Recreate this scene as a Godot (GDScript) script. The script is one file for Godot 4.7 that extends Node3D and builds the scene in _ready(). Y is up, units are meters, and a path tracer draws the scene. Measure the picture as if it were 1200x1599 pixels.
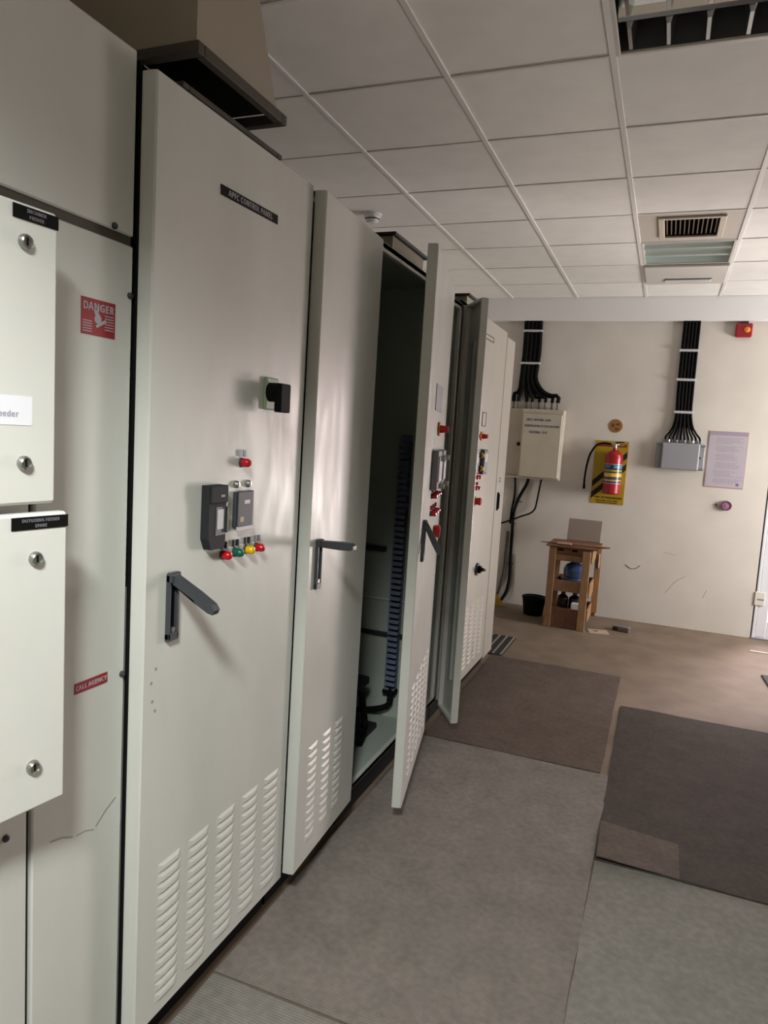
extends Node3D
# A switchgear room: a row of grey control cabinets, suspended ceiling, rubber mats, far wall.
# World: camera stands at (0, 1.6, 0) looking towards -z; cabinets on the left (x = -1.045), far wall z = -6.97.

const FZ := -6.97      # far wall face
const CH := 2.953      # ceiling height
const DX := -1.045     # outer face of the closed doors
const T := 0.04        # door thickness
const LAMP_E := 14.5    # fluorescent lamp behind the viewer

# ------------------------------------------------------------------ mesh builder
class MB:
	var sts := {}
	var order := []
	var m: Material
	var xf := Transform3D()
	func use(mat: Material) -> MB:
		m = mat
		if not sts.has(mat):
			var s := SurfaceTool.new()
			s.begin(Mesh.PRIMITIVE_TRIANGLES)
			sts[mat] = s
			order.append(mat)
		return self
	func tri(a: Vector3, b: Vector3, c: Vector3, na: Vector3, nb: Vector3, nc: Vector3, ua := Vector2(), ub := Vector2(), uc := Vector2()) -> void:
		if (b - a).cross(c - a).dot(na + nb + nc) > 0.0:
			var t := b; b = c; c = t
			t = nb; nb = nc; nc = t
			var u := ub; ub = uc; uc = u
		var s: SurfaceTool = sts[m]
		for k in 3:
			s.set_normal((xf.basis * [na, nb, nc][k]).normalized())
			s.set_uv([ua, ub, uc][k])
			s.add_vertex(xf * [a, b, c][k])
	func quad(a: Vector3, b: Vector3, c: Vector3, d: Vector3, n: Vector3) -> void:
		tri(a, b, c, n, n, n, Vector2(0, 0), Vector2(1, 0), Vector2(1, 1))
		tri(a, c, d, n, n, n, Vector2(0, 0), Vector2(1, 1), Vector2(0, 1))
	func face(a: Vector3, b: Vector3, c: Vector3, d: Vector3, away: Vector3) -> void:   # flat quad, normal away from a point
		var n := (b - a).cross(c - a).normalized()
		if n.length() < 0.5: n = (c - a).cross(d - a).normalized()
		if n.dot((a + b + c + d) * 0.25 - away) < 0.0: n = -n
		quad(a, b, c, d, n)
	func flat3(a: Vector3, b: Vector3, c: Vector3, away: Vector3) -> void:
		var n := (b - a).cross(c - a).normalized()
		if n.dot((a + b + c) / 3.0 - away) < 0.0: n = -n
		tri(a, b, c, n, n, n)
	func box(p: Vector3, q: Vector3, bev := 0.0) -> void:
		var lo := Vector3(minf(p.x, q.x), minf(p.y, q.y), minf(p.z, q.z))
		var hi := Vector3(maxf(p.x, q.x), maxf(p.y, q.y), maxf(p.z, q.z))
		var c := (lo + hi) * 0.5
		var h := (hi - lo) * 0.5
		var e := minf(bev, minf(h.x, minf(h.y, h.z)) * 0.8)
		for ax in 3:
			var u := (ax + 1) % 3
			var v := (ax + 2) % 3
			for s in [-1.0, 1.0]:
				var pt := func(su: float, sv: float) -> Vector3:
					var r := Vector3()
					r[ax] = s * h[ax]
					r[u] = su * (h[u] - e)
					r[v] = sv * (h[v] - e)
					return c + r
				var n := Vector3(); n[ax] = s
				quad(pt.call(-1.0, -1.0), pt.call(1.0, -1.0), pt.call(1.0, 1.0), pt.call(-1.0, 1.0), n)
				if e > 0.0:
					for s2 in [-1.0, 1.0]:   # the edge between faces ax and u
						var n2 := Vector3(); n2[ax] = s; n2[u] = s2
						var a1 := Vector3(); a1[ax] = s * h[ax]; a1[u] = s2 * (h[u] - e); a1[v] = h[v] - e
						var b1 := Vector3(); b1[ax] = s * (h[ax] - e); b1[u] = s2 * h[u]; b1[v] = h[v] - e
						var a2 := a1; a2[v] = -a1[v]
						var b2 := b1; b2[v] = -b1[v]
						quad(c + a1, c + b1, c + b2, c + a2, n2.normalized())
		if e > 0.0:
			for sx in [-1.0, 1.0]:
				for sy in [-1.0, 1.0]:
					for sz in [-1.0, 1.0]:
						var s3 := Vector3(sx, sy, sz)
						var n3 := s3.normalized()
						tri(c + s3 * Vector3(h.x, h.y - e, h.z - e), c + s3 * Vector3(h.x - e, h.y, h.z - e), c + s3 * Vector3(h.x - e, h.y - e, h.z), n3, n3, n3)
	func ring(axis: Vector3) -> Array:
		var a := axis.normalized()
		var u := a.cross(Vector3.UP if absf(a.y) < 0.9 else Vector3.RIGHT).normalized()
		return [a, u, a.cross(u)]
	func lathe(o: Vector3, axis: Vector3, prof: Array, seg := 20) -> void:   # prof: Vector2(radius, height)
		var f := ring(axis)
		for i in prof.size() - 1:
			var p: Vector2 = prof[i]
			var q: Vector2 = prof[i + 1]
			var d := q - p
			if d.length() < 1e-7: continue
			var nn := Vector2(d.y, -d.x).normalized()
			for k in seg:
				var t0 := TAU * k / seg
				var t1 := TAU * (k + 1) / seg
				var r0: Vector3 = f[1] * cos(t0) + f[2] * sin(t0)
				var r1: Vector3 = f[1] * cos(t1) + f[2] * sin(t1)
				var n0: Vector3 = r0 * nn.x + f[0] * nn.y
				var n1: Vector3 = r1 * nn.x + f[0] * nn.y
				var a: Vector3 = o + r0 * p.x + f[0] * p.y
				var b: Vector3 = o + r1 * p.x + f[0] * p.y
				var c: Vector3 = o + r1 * q.x + f[0] * q.y
				var e: Vector3 = o + r0 * q.x + f[0] * q.y
				var u0 := Vector2(float(k) / seg, float(i) / (prof.size() - 1)); var u1 := Vector2(float(k + 1) / seg, u0.y)
				var u2 := Vector2(u1.x, float(i + 1) / (prof.size() - 1)); var u3 := Vector2(u0.x, u2.y)
				if p.x > 1e-6: tri(a, b, c, n0, n1, n1, u0, u1, u2)
				if q.x > 1e-6: tri(a, c, e, n0, n1, n0, u0, u2, u3)
	func cyl(p: Vector3, q: Vector3, r: float, seg := 16, r2 := -1.0, bev := 0.0) -> void:
		var h := (q - p).length()
		var rr := r if r2 < 0.0 else r2
		lathe(p, q - p, [Vector2(0, 0), Vector2(r, 0), Vector2(rr, h - bev), Vector2(rr - bev, h), Vector2(0, h)], seg)
	func tube(pts: Array, r: float, seg := 8, r_end := -1.0) -> void:
		var n := pts.size()
		var prev := []
		var u := Vector3.ZERO
		for i in n:
			var t: Vector3 = (pts[mini(i + 1, n - 1)] - pts[maxi(i - 1, 0)]).normalized()
			if u == Vector3.ZERO:
				u = t.cross(Vector3(0.31, 0.2, 0.93)).normalized()
			u = (u - t * u.dot(t)).normalized()
			var w := t.cross(u)
			var rad := r if r_end < 0.0 else lerpf(r, r_end, float(i) / (n - 1))
			var cur := []
			for k in seg:
				var d := u * cos(TAU * k / seg) + w * sin(TAU * k / seg)
				cur.append([pts[i] + d * rad, d])
			if i > 0:
				for k in seg:
					var a: Array = prev[k]; var b: Array = prev[(k + 1) % seg]; var c: Array = cur[(k + 1) % seg]; var e: Array = cur[k]
					tri(a[0], b[0], c[0], a[1], b[1], c[1])
					tri(a[0], c[0], e[0], a[1], c[1], e[1])
			if i == 0 or i == n - 1:
				var nn := -t if i == 0 else t
				for k in seg:
					tri(pts[i], cur[k][0], cur[(k + 1) % seg][0], nn, nn, nn)
			prev = cur
	func prism(poly: Array, o: Vector3, ux: Vector3, uy: Vector3, depth: Vector3) -> void:   # convex outline extruded
		var n := poly.size()
		var mid := Vector3()
		var lo := []
		for p in poly:
			lo.append(o + ux * p.x + uy * p.y)
			mid += lo[-1]
		mid = mid / n + depth * 0.5
		for i in n:
			face(lo[i], lo[(i + 1) % n], lo[(i + 1) % n] + depth, lo[i] + depth, mid)
		for i in range(1, n - 1):
			flat3(lo[0], lo[i], lo[i + 1], mid)
			flat3(lo[0] + depth, lo[i] + depth, lo[i + 1] + depth, mid)
	func done() -> ArrayMesh:
		var am := ArrayMesh.new()
		for mat in order:
			var s: SurfaceTool = sts[mat]
			s.set_material(mat)
			s.commit(am)
		return am

# ------------------------------------------------------------------ naming helpers
var used := {}
func numbered(called: String) -> String:
	used[called] = int(used.get(called, -1)) + 1
	return called if used[called] == 0 else "%s_%03d" % [called, used[called]]

func part(called: String, mesh: Mesh, parent: Node3D, at := Vector3.ZERO, label := "") -> MeshInstance3D:
	var o := MeshInstance3D.new()
	o.mesh = mesh
	o.name = called
	o.position = at
	if label: o.set_meta("label", label)
	parent.add_child(o, true)
	return o

func tag(o: Node3D, label: String, category: String, group := "") -> void:
	o.set_meta("label", label)
	o.set_meta("category", category)
	if group: o.set_meta("group", group)

func thing(called: String, label: String, category: String, at := Vector3.ZERO, group := "") -> Node3D:
	var o := Node3D.new()
	o.name = numbered(called)
	o.position = at
	add_child(o)
	tag(o, label, category, group)
	return o

func solo(called: String, mesh: Mesh, label: String, category: String, at := Vector3.ZERO, group := "") -> MeshInstance3D:
	var o := MeshInstance3D.new()
	o.mesh = mesh
	o.name = numbered(called)
	o.position = at
	add_child(o)
	tag(o, label, category, group)
	return o

func struct(called: String, mesh: Mesh, label: String) -> MeshInstance3D:
	var o := MeshInstance3D.new()
	o.mesh = mesh
	o.name = called
	o.set_meta("kind", "structure")
	o.set_meta("label", label)
	add_child(o)
	return o

func mat(c: Color, rough := 0.6, metal := 0.0, spec := 0.5) -> StandardMaterial3D:
	var m := StandardMaterial3D.new()
	m.albedo_color = c
	m.roughness = rough
	m.metallic = metal
	m.metallic_specular = spec
	return m

func noise_tex(seed_: int, freq: float, lo: Color, hi: Color, size := 512, normal := false, bump := 4.0, oct := 4) -> NoiseTexture2D:
	var n := FastNoiseLite.new()
	n.seed = seed_
	n.frequency = freq
	n.fractal_octaves = oct
	var t := NoiseTexture2D.new()
	t.width = size
	t.height = size
	t.seamless = true
	t.noise = n
	if normal:
		t.as_normal_map = true
		t.bump_strength = bump
	else:
		var g := Gradient.new()
		g.set_color(0, lo)
		g.set_color(1, hi)
		t.color_ramp = g
	return t

func surf(c_lo: Color, c_hi: Color, rough: float, seed_: int, freq: float, scale: Vector3, n_strength := 0.0, n_freq := 0.1) -> StandardMaterial3D:
	var m := mat(Color.WHITE, rough)
	m.albedo_texture = noise_tex(seed_, freq, c_lo, c_hi)
	m.uv1_triplanar = true
	m.uv1_world_triplanar = true
	m.uv1_scale = scale
	if n_strength > 0.0:
		m.normal_enabled = true
		m.normal_texture = noise_tex(seed_ + 7, n_freq, Color.BLACK, Color.WHITE, 256, true, 6.0)
		m.normal_scale = n_strength
	return m

func text_mesh(s: String, size: float, material: Material, depth := 0.0006) -> TextMesh:
	var t := TextMesh.new()
	var f := SystemFont.new()
	f.font_names = PackedStringArray(["Droid Sans"])
	f.font_weight = 700
	t.font = f
	t.text = s
	t.font_size = 32
	t.pixel_size = size / 32.0
	t.depth = depth
	t.curve_step = 4.0
	t.material = material
	return t

func letter(s: String, size: float, material: Material, parent: Node3D, at: Vector3, turn := Vector3.ZERO) -> MeshInstance3D:
	var o := part("lettering", text_mesh(s, size, material), parent, at)
	o.rotation = turn
	return o

# materials
var paint: StandardMaterial3D
var paint_in: StandardMaterial3D
var beige_paint: StandardMaterial3D
var skin: StandardMaterial3D   # paint of the cabinet being built
var cream: StandardMaterial3D
var black := mat(Color(0.035, 0.035, 0.04), 0.7, 0.0, 0.25)
var charcoal := mat(Color(0.15, 0.155, 0.165), 0.65, 0.0, 0.3)
var rubber := mat(Color(0.022, 0.022, 0.025), 0.7, 0.0, 0.3)
var dark := mat(Color(0.16, 0.17, 0.18), 0.45)
var darkgrey := mat(Color(0.22, 0.23, 0.25), 0.4)
var midgrey := mat(Color(0.45, 0.45, 0.48), 0.4)
var lightgrey := mat(Color(0.68, 0.68, 0.70), 0.45)
var white := mat(Color(0.86, 0.86, 0.86), 0.5)
var paper := mat(Color(0.88, 0.88, 0.91), 0.75)
var red := mat(Color(0.72, 0.05, 0.08), 0.25)
var green := mat(Color(0.0, 0.36, 0.27), 0.25)
var yellow := mat(Color(0.86, 0.70, 0.02), 0.25)
var orange := mat(Color(0.80, 0.40, 0.05), 0.4)
var steel := mat(Color(0.62, 0.62, 0.60), 0.3, 0.9)
var galv := mat(Color(0.60, 0.56, 0.50), 0.6, 0.0)
var rust := mat(Color(0.27, 0.24, 0.21), 0.7, 0.1)
var ink := mat(Color(0.26, 0.28, 0.42), 0.8)
var print_white := mat(Color(0.62, 0.60, 0.63), 0.8)
var print_dim := mat(Color(0.42, 0.41, 0.44), 0.8)
var print_black := mat(Color(0.08, 0.07, 0.07), 0.8)

func glass(alpha := 0.08) -> StandardMaterial3D:
	var m := mat(Color(0.9, 0.95, 0.95, alpha), 0.04)
	m.transparency = BaseMaterial3D.TRANSPARENCY_ALPHA
	return m

func _ready() -> void:
	# ---------------- camera
	var cam := Camera3D.new()
	cam.name = "camera"
	cam.transform = Transform3D(camera_basis(), Vector3(0, 1.6, 0))
	cam.fov = rad_to_deg(2.0 * atan(799.5 / 1114.7))
	cam.near = 0.05
	cam.far = 100.0
	add_child(cam)
	cam.make_current()
	# ---------------- environment
	var env := Environment.new()
	var sky := Sky.new()
	var psm := ProceduralSkyMaterial.new()
	psm.sky_top_color = Color(0.62, 0.72, 0.88)
	psm.sky_horizon_color = Color(0.90, 0.91, 0.95)
	psm.ground_horizon_color = Color(0.80, 0.80, 0.80)
	psm.ground_bottom_color = Color(0.45, 0.43, 0.40)
	psm.energy_multiplier = 1.2
	sky.sky_material = psm
	env.background_mode = Environment.BG_SKY
	env.sky = sky
	env.tonemap_mode = Environment.TONE_MAPPER_LINEAR
	env.tonemap_exposure = 1.0
	env.sdfgi_enabled = true
	env.ssao_enabled = true
	env.ssil_enabled = true
	var we := WorldEnvironment.new()
	we.name = "world_environment"
	we.environment = env
	add_child(we)
	# ---------------- daylight through the glazed door in the far wall and the window in the right wall
	day_light("door_daylight", Vector3(2.75, 2.3, -10.5), Vector3(-0.25, -0.05, 1).normalized(), Vector2(1.7, 2.0), Color(1.0, 0.90, 0.90), 50.0)
	day_light("sunlit_paving", Vector3(2.6, 0.05, -9.3), Vector3(-0.25, 0.55, 0.8).normalized(), Vector2(2.4, 2.0), Color(1.0, 0.95, 0.93), 98.0)
	day_light("window_daylight", Vector3(2.95, 1.55, -5.95), Vector3(-1, -0.22, -0.75).normalized(), Vector2(1.1, 1.0), Color(1.0, 0.985, 0.97), 14.8)
	# ---------------- materials that need textures
	paint = surf(Color(0.735, 0.735, 0.715), Color(0.775, 0.775, 0.757), 0.33, 3, 0.006, Vector3(0.8, 0.25, 0.8), 0.03, 0.02)
	paint.metallic_specular = 0.42
	paint.roughness = 1.0
	paint.roughness_texture = noise_tex(13, 0.03, Color(0.28, 0.28, 0.28), Color(0.47, 0.47, 0.47))
	beige_paint = surf(Color(0.62, 0.595, 0.56), Color(0.65, 0.625, 0.59), 0.38, 5, 0.006, Vector3(0.8, 0.25, 0.8))
	skin = paint
	paint_in = mat(Color(0.62, 0.65, 0.62), 0.5)
	cream = surf(Color(0.77, 0.742, 0.71), Color(0.805, 0.78, 0.75), 0.7, 11, 0.008, Vector3(0.5, 0.5, 0.5))
	build_room()
	build_ceiling()
	build_mats()
	build_cabinets()
	build_wall_things()
	build_floor_things()

func camera_basis() -> Basis:
	var yaw := 0.3713139
	var pit := -0.10923149
	var rol := 0.0613398
	return Basis(Vector3.UP, yaw).orthonormalized() * Basis(Vector3.RIGHT, pit) * Basis(Vector3.BACK, rol)

func day_light(called: String, at: Vector3, dir: Vector3, size: Vector2, c: Color, e: float) -> void:
	var l := AreaLight3D.new()
	l.name = called
	l.area_size = size
	l.light_color = c
	l.light_energy = e
	l.area_range = 20.0
	l.area_attenuation = 2.0
	l.shadow_enabled = true
	l.transform = Transform3D(Basis.looking_at(dir, Vector3.UP if absf(dir.y) < 0.9 else Vector3.RIGHT), at)
	add_child(l)

# ------------------------------------------------------------------ room shell
func build_room() -> void:
	var concrete := surf(Color(0.40, 0.34, 0.285), Color(0.475, 0.41, 0.35), 0.8, 21, 0.012, Vector3(0.45, 0.45, 0.45))
	var b := MB.new(); b.use(concrete).box(Vector3(-2.4, -0.2, -7.2), Vector3(3.3, 0.0, 3.2))
	struct("floor", b.done(), "worn brownish concrete floor of the switchgear room")
	var wm := MB.new(); wm.use(cream)
	var z0 := FZ; var z1 := FZ - 0.2
	wm.box(Vector3(-2.4, 0, z1), Vector3(0.835, 3.2, z0))
	wm.box(Vector3(1.82, 0, z1), Vector3(3.3, 3.2, z0))
	wm.box(Vector3(0.835, 2.12, z1), Vector3(1.82, 3.2, z0))
	var wb := struct("wall_back", wm.done(), "cream painted far wall with scuffs and scratches")
	var sc := MB.new(); sc.use(mat(Color(0.33, 0.27, 0.22), 0.9))
	sc.tube([Vector3(-0.265, 0.524, FZ + 0.001), Vector3(-0.24, 0.505, FZ + 0.001), Vector3(-0.215, 0.49, FZ + 0.001), Vector3(-0.17, 0.497, FZ + 0.001), Vector3(-0.135, 0.53, FZ + 0.001)], 0.003, 5)
	part("scratch", sc.done(), wb)
	for s in [[Vector2(0.10, 0.30), Vector2(0.18, 0.42)], [Vector2(0.18, 0.42), Vector2(0.26, 0.48)], [Vector2(0.05, 0.68), Vector2(0.16, 0.66)], [Vector2(0.42, 0.30), Vector2(0.45, 0.38)]]:
		var q := MB.new(); q.use(mat(Color(0.69, 0.65, 0.60), 0.9))
		q.tube([Vector3(s[0].x, s[0].y, FZ - 0.002), Vector3(s[1].x, s[1].y, FZ - 0.002)], 0.004, 5)
		part("scuff", q.done(), wb)
	var wl := MB.new(); wl.use(cream).box(Vector3(-2.4, 0, -7.2), Vector3(-2.1, 3.2, 3.2))
	struct("wall_left", wl.done(), "cream painted wall behind the cabinets")
	var wr := MB.new(); wr.use(cream)
	wr.box(Vector3(3.0, 0, -7.2), Vector3(3.2, 1.1, 3.2))
	wr.box(Vector3(3.0, 2.2, -7.2), Vector3(3.2, 3.2, 3.2))
	wr.box(Vector3(3.0, 1.1, -7.2), Vector3(3.2, 2.2, -6.55))
	wr.box(Vector3(3.0, 1.1, -5.35), Vector3(3.2, 2.2, 3.2))
	struct("wall_right", wr.done(), "cream painted wall with a window near its far end")
	var wf := MB.new(); wf.use(cream).box(Vector3(-2.4, 0, 2.9), Vector3(3.3, 3.2, 3.2))
	struct("wall_front", wf.done(), "cream painted wall behind the viewer")
	# beam under the ceiling along the far wall
	var bm := MB.new(); bm.use(mat(Color(0.87, 0.865, 0.865), 0.6)).box(Vector3(-2.1, 2.745, FZ), Vector3(3.0, CH + 0.1, FZ + 0.07), 0.006)
	struct("trim_1", bm.done(), "white boxed beam along the top of the far wall")
	# window in the right wall
	var al := mat(Color(0.85, 0.85, 0.87), 0.35, 0.1)
	var wn := MB.new(); wn.use(al)
	for y in [[1.1, 1.15], [2.15, 2.2]]: wn.box(Vector3(3.05, y[0], -6.55), Vector3(3.10, y[1], -5.35), 0.004)
	for z in [[-6.55, -6.5], [-5.975, -5.925], [-5.4, -5.35]]: wn.box(Vector3(3.05, 1.15, z[0]), Vector3(3.10, 2.15, z[1]), 0.004)
	var win := struct("window_1", wn.done(), "aluminium window in the right wall")
	for z in [-6.5, -5.925]:
		var pn := MB.new(); pn.use(glass()).box(Vector3(3.072, 1.15, z), Vector3(3.078, 2.15, z + 0.525))
		part("pane", pn.done(), win)
	# glazed door in the far wall
	var dm := MB.new(); dm.use(al)
	dm.box(Vector3(0.845, 0.0, FZ - 0.08), Vector3(0.868, 2.12, FZ + 0.004), 0.003)
	dm.box(Vector3(1.787, 0.0, FZ - 0.08), Vector3(1.81, 2.12, FZ + 0.004), 0.003)
	dm.box(Vector3(0.868, 2.09, FZ - 0.08), Vector3(1.787, 2.12, FZ + 0.004), 0.003)
	var door := struct("door_1", dm.done(), "white aluminium glazed door in the far wall")
	for x in [0.8352, 1.8102]:
		var se := MB.new(); se.use(mat(Color(0.20, 0.17, 0.17), 0.8)).box(Vector3(x, 0.0, FZ - 0.08), Vector3(x + 0.0096, 2.12, FZ - 0.004))
		part("seal", se.done(), door)
	var lf := MB.new(); lf.use(al)
	lf.box(Vector3(0.872, 0.02, FZ - 0.06), Vector3(0.955, 2.085, FZ - 0.005), 0.005)
	lf.box(Vector3(1.70, 0.02, FZ - 0.06), Vector3(1.783, 2.085, FZ - 0.005), 0.005)
	for y in [[0.02, 0.16], [2.0, 2.085]]: lf.box(Vector3(0.955, y[0], FZ - 0.055), Vector3(1.70, y[1], FZ - 0.01), 0.004)
	part("door_leaf", lf.done(), door)
	var gp := MB.new(); gp.use(glass()).box(Vector3(0.955, 0.16, FZ - 0.036), Vector3(1.70, 2.0, FZ - 0.03))
	part("pane", gp.done(), door)
	var hg := MB.new(); hg.use(cream).box(Vector3(0.835, 0.30, FZ), Vector3(0.915, 0.42, FZ + 0.012), 0.003)
	hg.use(midgrey).box(Vector3(0.86, 0.352, FZ + 0.012), Vector3(0.91, 0.36, FZ + 0.016))
	part("hinge", hg.done(), door)
	var sl := MB.new(); sl.use(midgrey).box(Vector3(0.835, 0.0, FZ - 0.1), Vector3(1.82, 0.012, FZ + 0.02), 0.003)
	part("threshold", sl.done(), door)
	# ground outside
	var gm := MB.new(); gm.use(surf(Color(0.50, 0.47, 0.44), Color(0.62, 0.60, 0.57), 0.9, 31, 0.02, Vector3(0.2, 0.2, 0.2)))
	gm.box(Vector3(-8, -0.3, -20), Vector3(14, -0.05, -7.2))
	gm.box(Vector3(3.3, -0.3, -7.2), Vector3(14, -0.05, 6))
	struct("ground", gm.done(), "pale paving outside the door")

# ------------------------------------------------------------------ suspended ceiling
const GX := -1.5085
const GZ := -2.1251
func build_ceiling() -> void:
	var slab := MB.new(); slab.use(mat(Color(0.5, 0.5, 0.5), 0.9)).box(Vector3(-2.4, 3.15, -7.2), Vector3(3.3, 3.35, 3.2))
	var ceil := struct("ceiling", slab.done(), "suspended ceiling of white square tiles in a metal grid")
	var rng := RandomNumberGenerator.new()
	rng.seed = 5
	var tones := []
	for k in 3:
		var v := 0.89 + 0.012 * k
		tones.append(surf(Color(v, v * 0.99, v * 0.975), Color(v + 0.03, (v + 0.03) * 0.99, (v + 0.03) * 0.975), 0.85, 40 + k, 0.01, Vector3(0.8, 0.8, 0.8)))
	var full := []
	for tn in tones:
		var b := MB.new(); b.use(tn).box(Vector3(0.002, 0, 0.002), Vector3(0.598, 0.014, 0.598), 0.003)
		full.append(b.done())
	var fixtures := [[2, 0], [2, 5], [2, -5], [2, 4], [2, 6]]   # grid cells with a lamp, a vent or a diffuser
	for i in range(-1, 8):
		for j in range(-9, 9):
			if [i, j] in fixtures: continue
			var x0 := GX + 0.6 * i; var z1 := GZ - 0.6 * j; var x1 := x0 + 0.6; var z0 := z1 - 0.6
			var kx0 := maxf(x0, -2.098); var kx1 := minf(x1, 2.998); var kz0 := maxf(z0, FZ + 0.072); var kz1 := minf(z1, 2.898)
			if kx1 - kx0 < 0.02 or kz1 - kz0 < 0.02: continue
			var k := rng.randi() % 3
			if kx1 - kx0 > 0.599 and kz1 - kz0 > 0.599:
				var o := part("ceiling_tile", full[k], ceil, Vector3(x0, CH + rng.randf_range(0.0, 0.002), z0))
				o.rotation = Vector3(rng.randf_range(-0.002, 0.002), 0, rng.randf_range(-0.002, 0.002))
			else:
				var b := MB.new(); b.use(tones[k]).box(Vector3(kx0 + 0.004, CH, kz0 + 0.004), Vector3(kx1 - 0.004, CH + 0.014, kz1 - 0.004), 0.003)
				part("ceiling_tile", b.done(), ceil)
	var gridm := mat(Color(0.88, 0.87, 0.86), 0.5)
	for i in range(0, 8):
		var x := GX + 0.6 * i
		var b := MB.new(); b.use(gridm).box(Vector3(x - 0.012, CH - 0.006, FZ + 0.072), Vector3(x + 0.012, CH + 0.002, 2.898), 0.0015)
		part("grid_bar", b.done(), ceil)
	for j in range(-8, 9):
		var z := GZ - 0.6 * j
		if z < FZ + 0.08 or z > 2.88: continue
		var b := MB.new(); b.use(gridm).box(Vector3(-2.098, CH - 0.003, z - 0.007), Vector3(2.998, CH + 0.002, z + 0.007), 0.001)
		part("grid_bar", b.done(), ceil)
	var lamps := [[-2.4251, "recessed louvre lamp in the ceiling nearest the viewer, unlit, with dark cells", false], [-5.4251, "unlit recessed lamp with white reflectors in the far part of the ceiling", false], [0.5749, "lit recessed louvre lamp in the ceiling behind the viewer", true]]
	for l in lamps:
		ceiling_lamp(Vector3(GX + 1.5, CH, l[0]), l[1], l[2], l[0] < -5.0)
	ceiling_vent(); slot_diffuser(); smoke_detector()

func ceiling_lamp(at: Vector3, label: String, lit: bool, open := false) -> void:
	var t := thing("recessed_lamp", label, "lamp", at, "recessed ceiling lamps")
	var mirror := mat(Color(0.82, 0.84, 0.86), 0.16, 0.95)
	var housing := mat(Color(0.30, 0.30, 0.31), 0.6, 0.3)
	if open:
		mirror = mat(Color(0.86, 0.90, 0.89), 0.22, 0.35)
		housing = mat(Color(0.84, 0.88, 0.87), 0.3, 0.2)
	var b := MB.new(); b.use(housing)
	b.box(Vector3(-0.292, 0.10, -0.292), Vector3(0.292, 0.11, 0.292))
	for s in [-1.0, 1.0]:
		b.box(Vector3(s * 0.292, 0.0, -0.292), Vector3(s * 0.284, 0.10, 0.292))
		b.box(Vector3(-0.284, 0.0, s * 0.292), Vector3(0.284, 0.10, s * 0.284))
	part("housing", b.done(), t)
	var f := MB.new(); f.use(mat(Color(0.78, 0.76, 0.74), 0.45))
	for s in [-1.0, 1.0]:
		f.box(Vector3(s * 0.294, -0.006, -0.294), Vector3(s * 0.274, 0.004, 0.294), 0.002)
		f.box(Vector3(-0.274, -0.006, s * 0.294), Vector3(0.274, 0.004, s * 0.280), 0.002)
	part("frame", f.done(), t)
	# two long mirror wings along x and the middle spine; cross blades between
	for zc in [-0.095, 0.095]:
		var w := MB.new(); w.use(mirror)
		var pr := []
		for k in 7: pr.append(Vector2(-0.042 + 0.014 * k, 0.062 - 0.062 * (1.0 - pow(absf(k - 3.0) / 3.0, 2.0))))
		for k in 6:
			var a: Vector2 = pr[k]; var c: Vector2 = pr[k + 1]
			var n := Vector3(0, -(c.x - a.x), (c.y - a.y)).normalized()
			w.quad(Vector3(-0.272, a.y, zc + a.x), Vector3(0.272, a.y, zc + a.x), Vector3(0.272, c.y, zc + c.x), Vector3(-0.272, c.y, zc + c.x), n)
		w.box(Vector3(-0.272, 0.062, zc - 0.042), Vector3(0.272, 0.066, zc + 0.042))
		part("reflector", w.done(), t)
	for zc in [-0.205, 0.0, 0.205]:
		for k in (0 if open else 5):
			var x := -0.24 + 0.12 * k
			var w := MB.new(); w.use(mirror).prism([Vector2(-0.018, 0.05), Vector2(0.018, 0.05), Vector2(0.006, 0.0), Vector2(-0.006, 0.0)], Vector3(x, 0.0, zc - 0.066), Vector3.RIGHT, Vector3.UP, Vector3(0, 0, 0.132))
			part("louvre_blade", w.done(), t)
	var tm := mat(Color(0.85, 0.86, 0.86), 0.3)
	if lit:
		tm = tm.duplicate()
		tm.emission_enabled = true
		tm.emission = Color(0.93, 1.0, 0.93)
		tm.emission_energy_multiplier = 3.0
	for zc in [-0.2, 0.0, 0.2]:
		var w := MB.new(); w.use(tm).cyl(Vector3(-0.27, 0.075, zc), Vector3(0.27, 0.075, zc), 0.008, 10)
		part("tube", w.done(), t)
	if lit:
		var sp := SpotLight3D.new()   # the louvre lets light out in a wide cone only
		sp.name = "fluorescent_light"
		sp.light_color = Color(0.98, 1.0, 0.975)
		sp.light_energy = LAMP_E
		sp.spot_range = 12.0
		sp.spot_attenuation = 2.0
		sp.spot_angle = 68.5
		sp.spot_angle_attenuation = 0.40
		sp.light_size = 0.22
		sp.shadow_enabled = true
		sp.transform = Transform3D(Basis.looking_at(Vector3.DOWN, Vector3.RIGHT), at + Vector3(0, -0.03, 0))
		add_child(sp)

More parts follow.
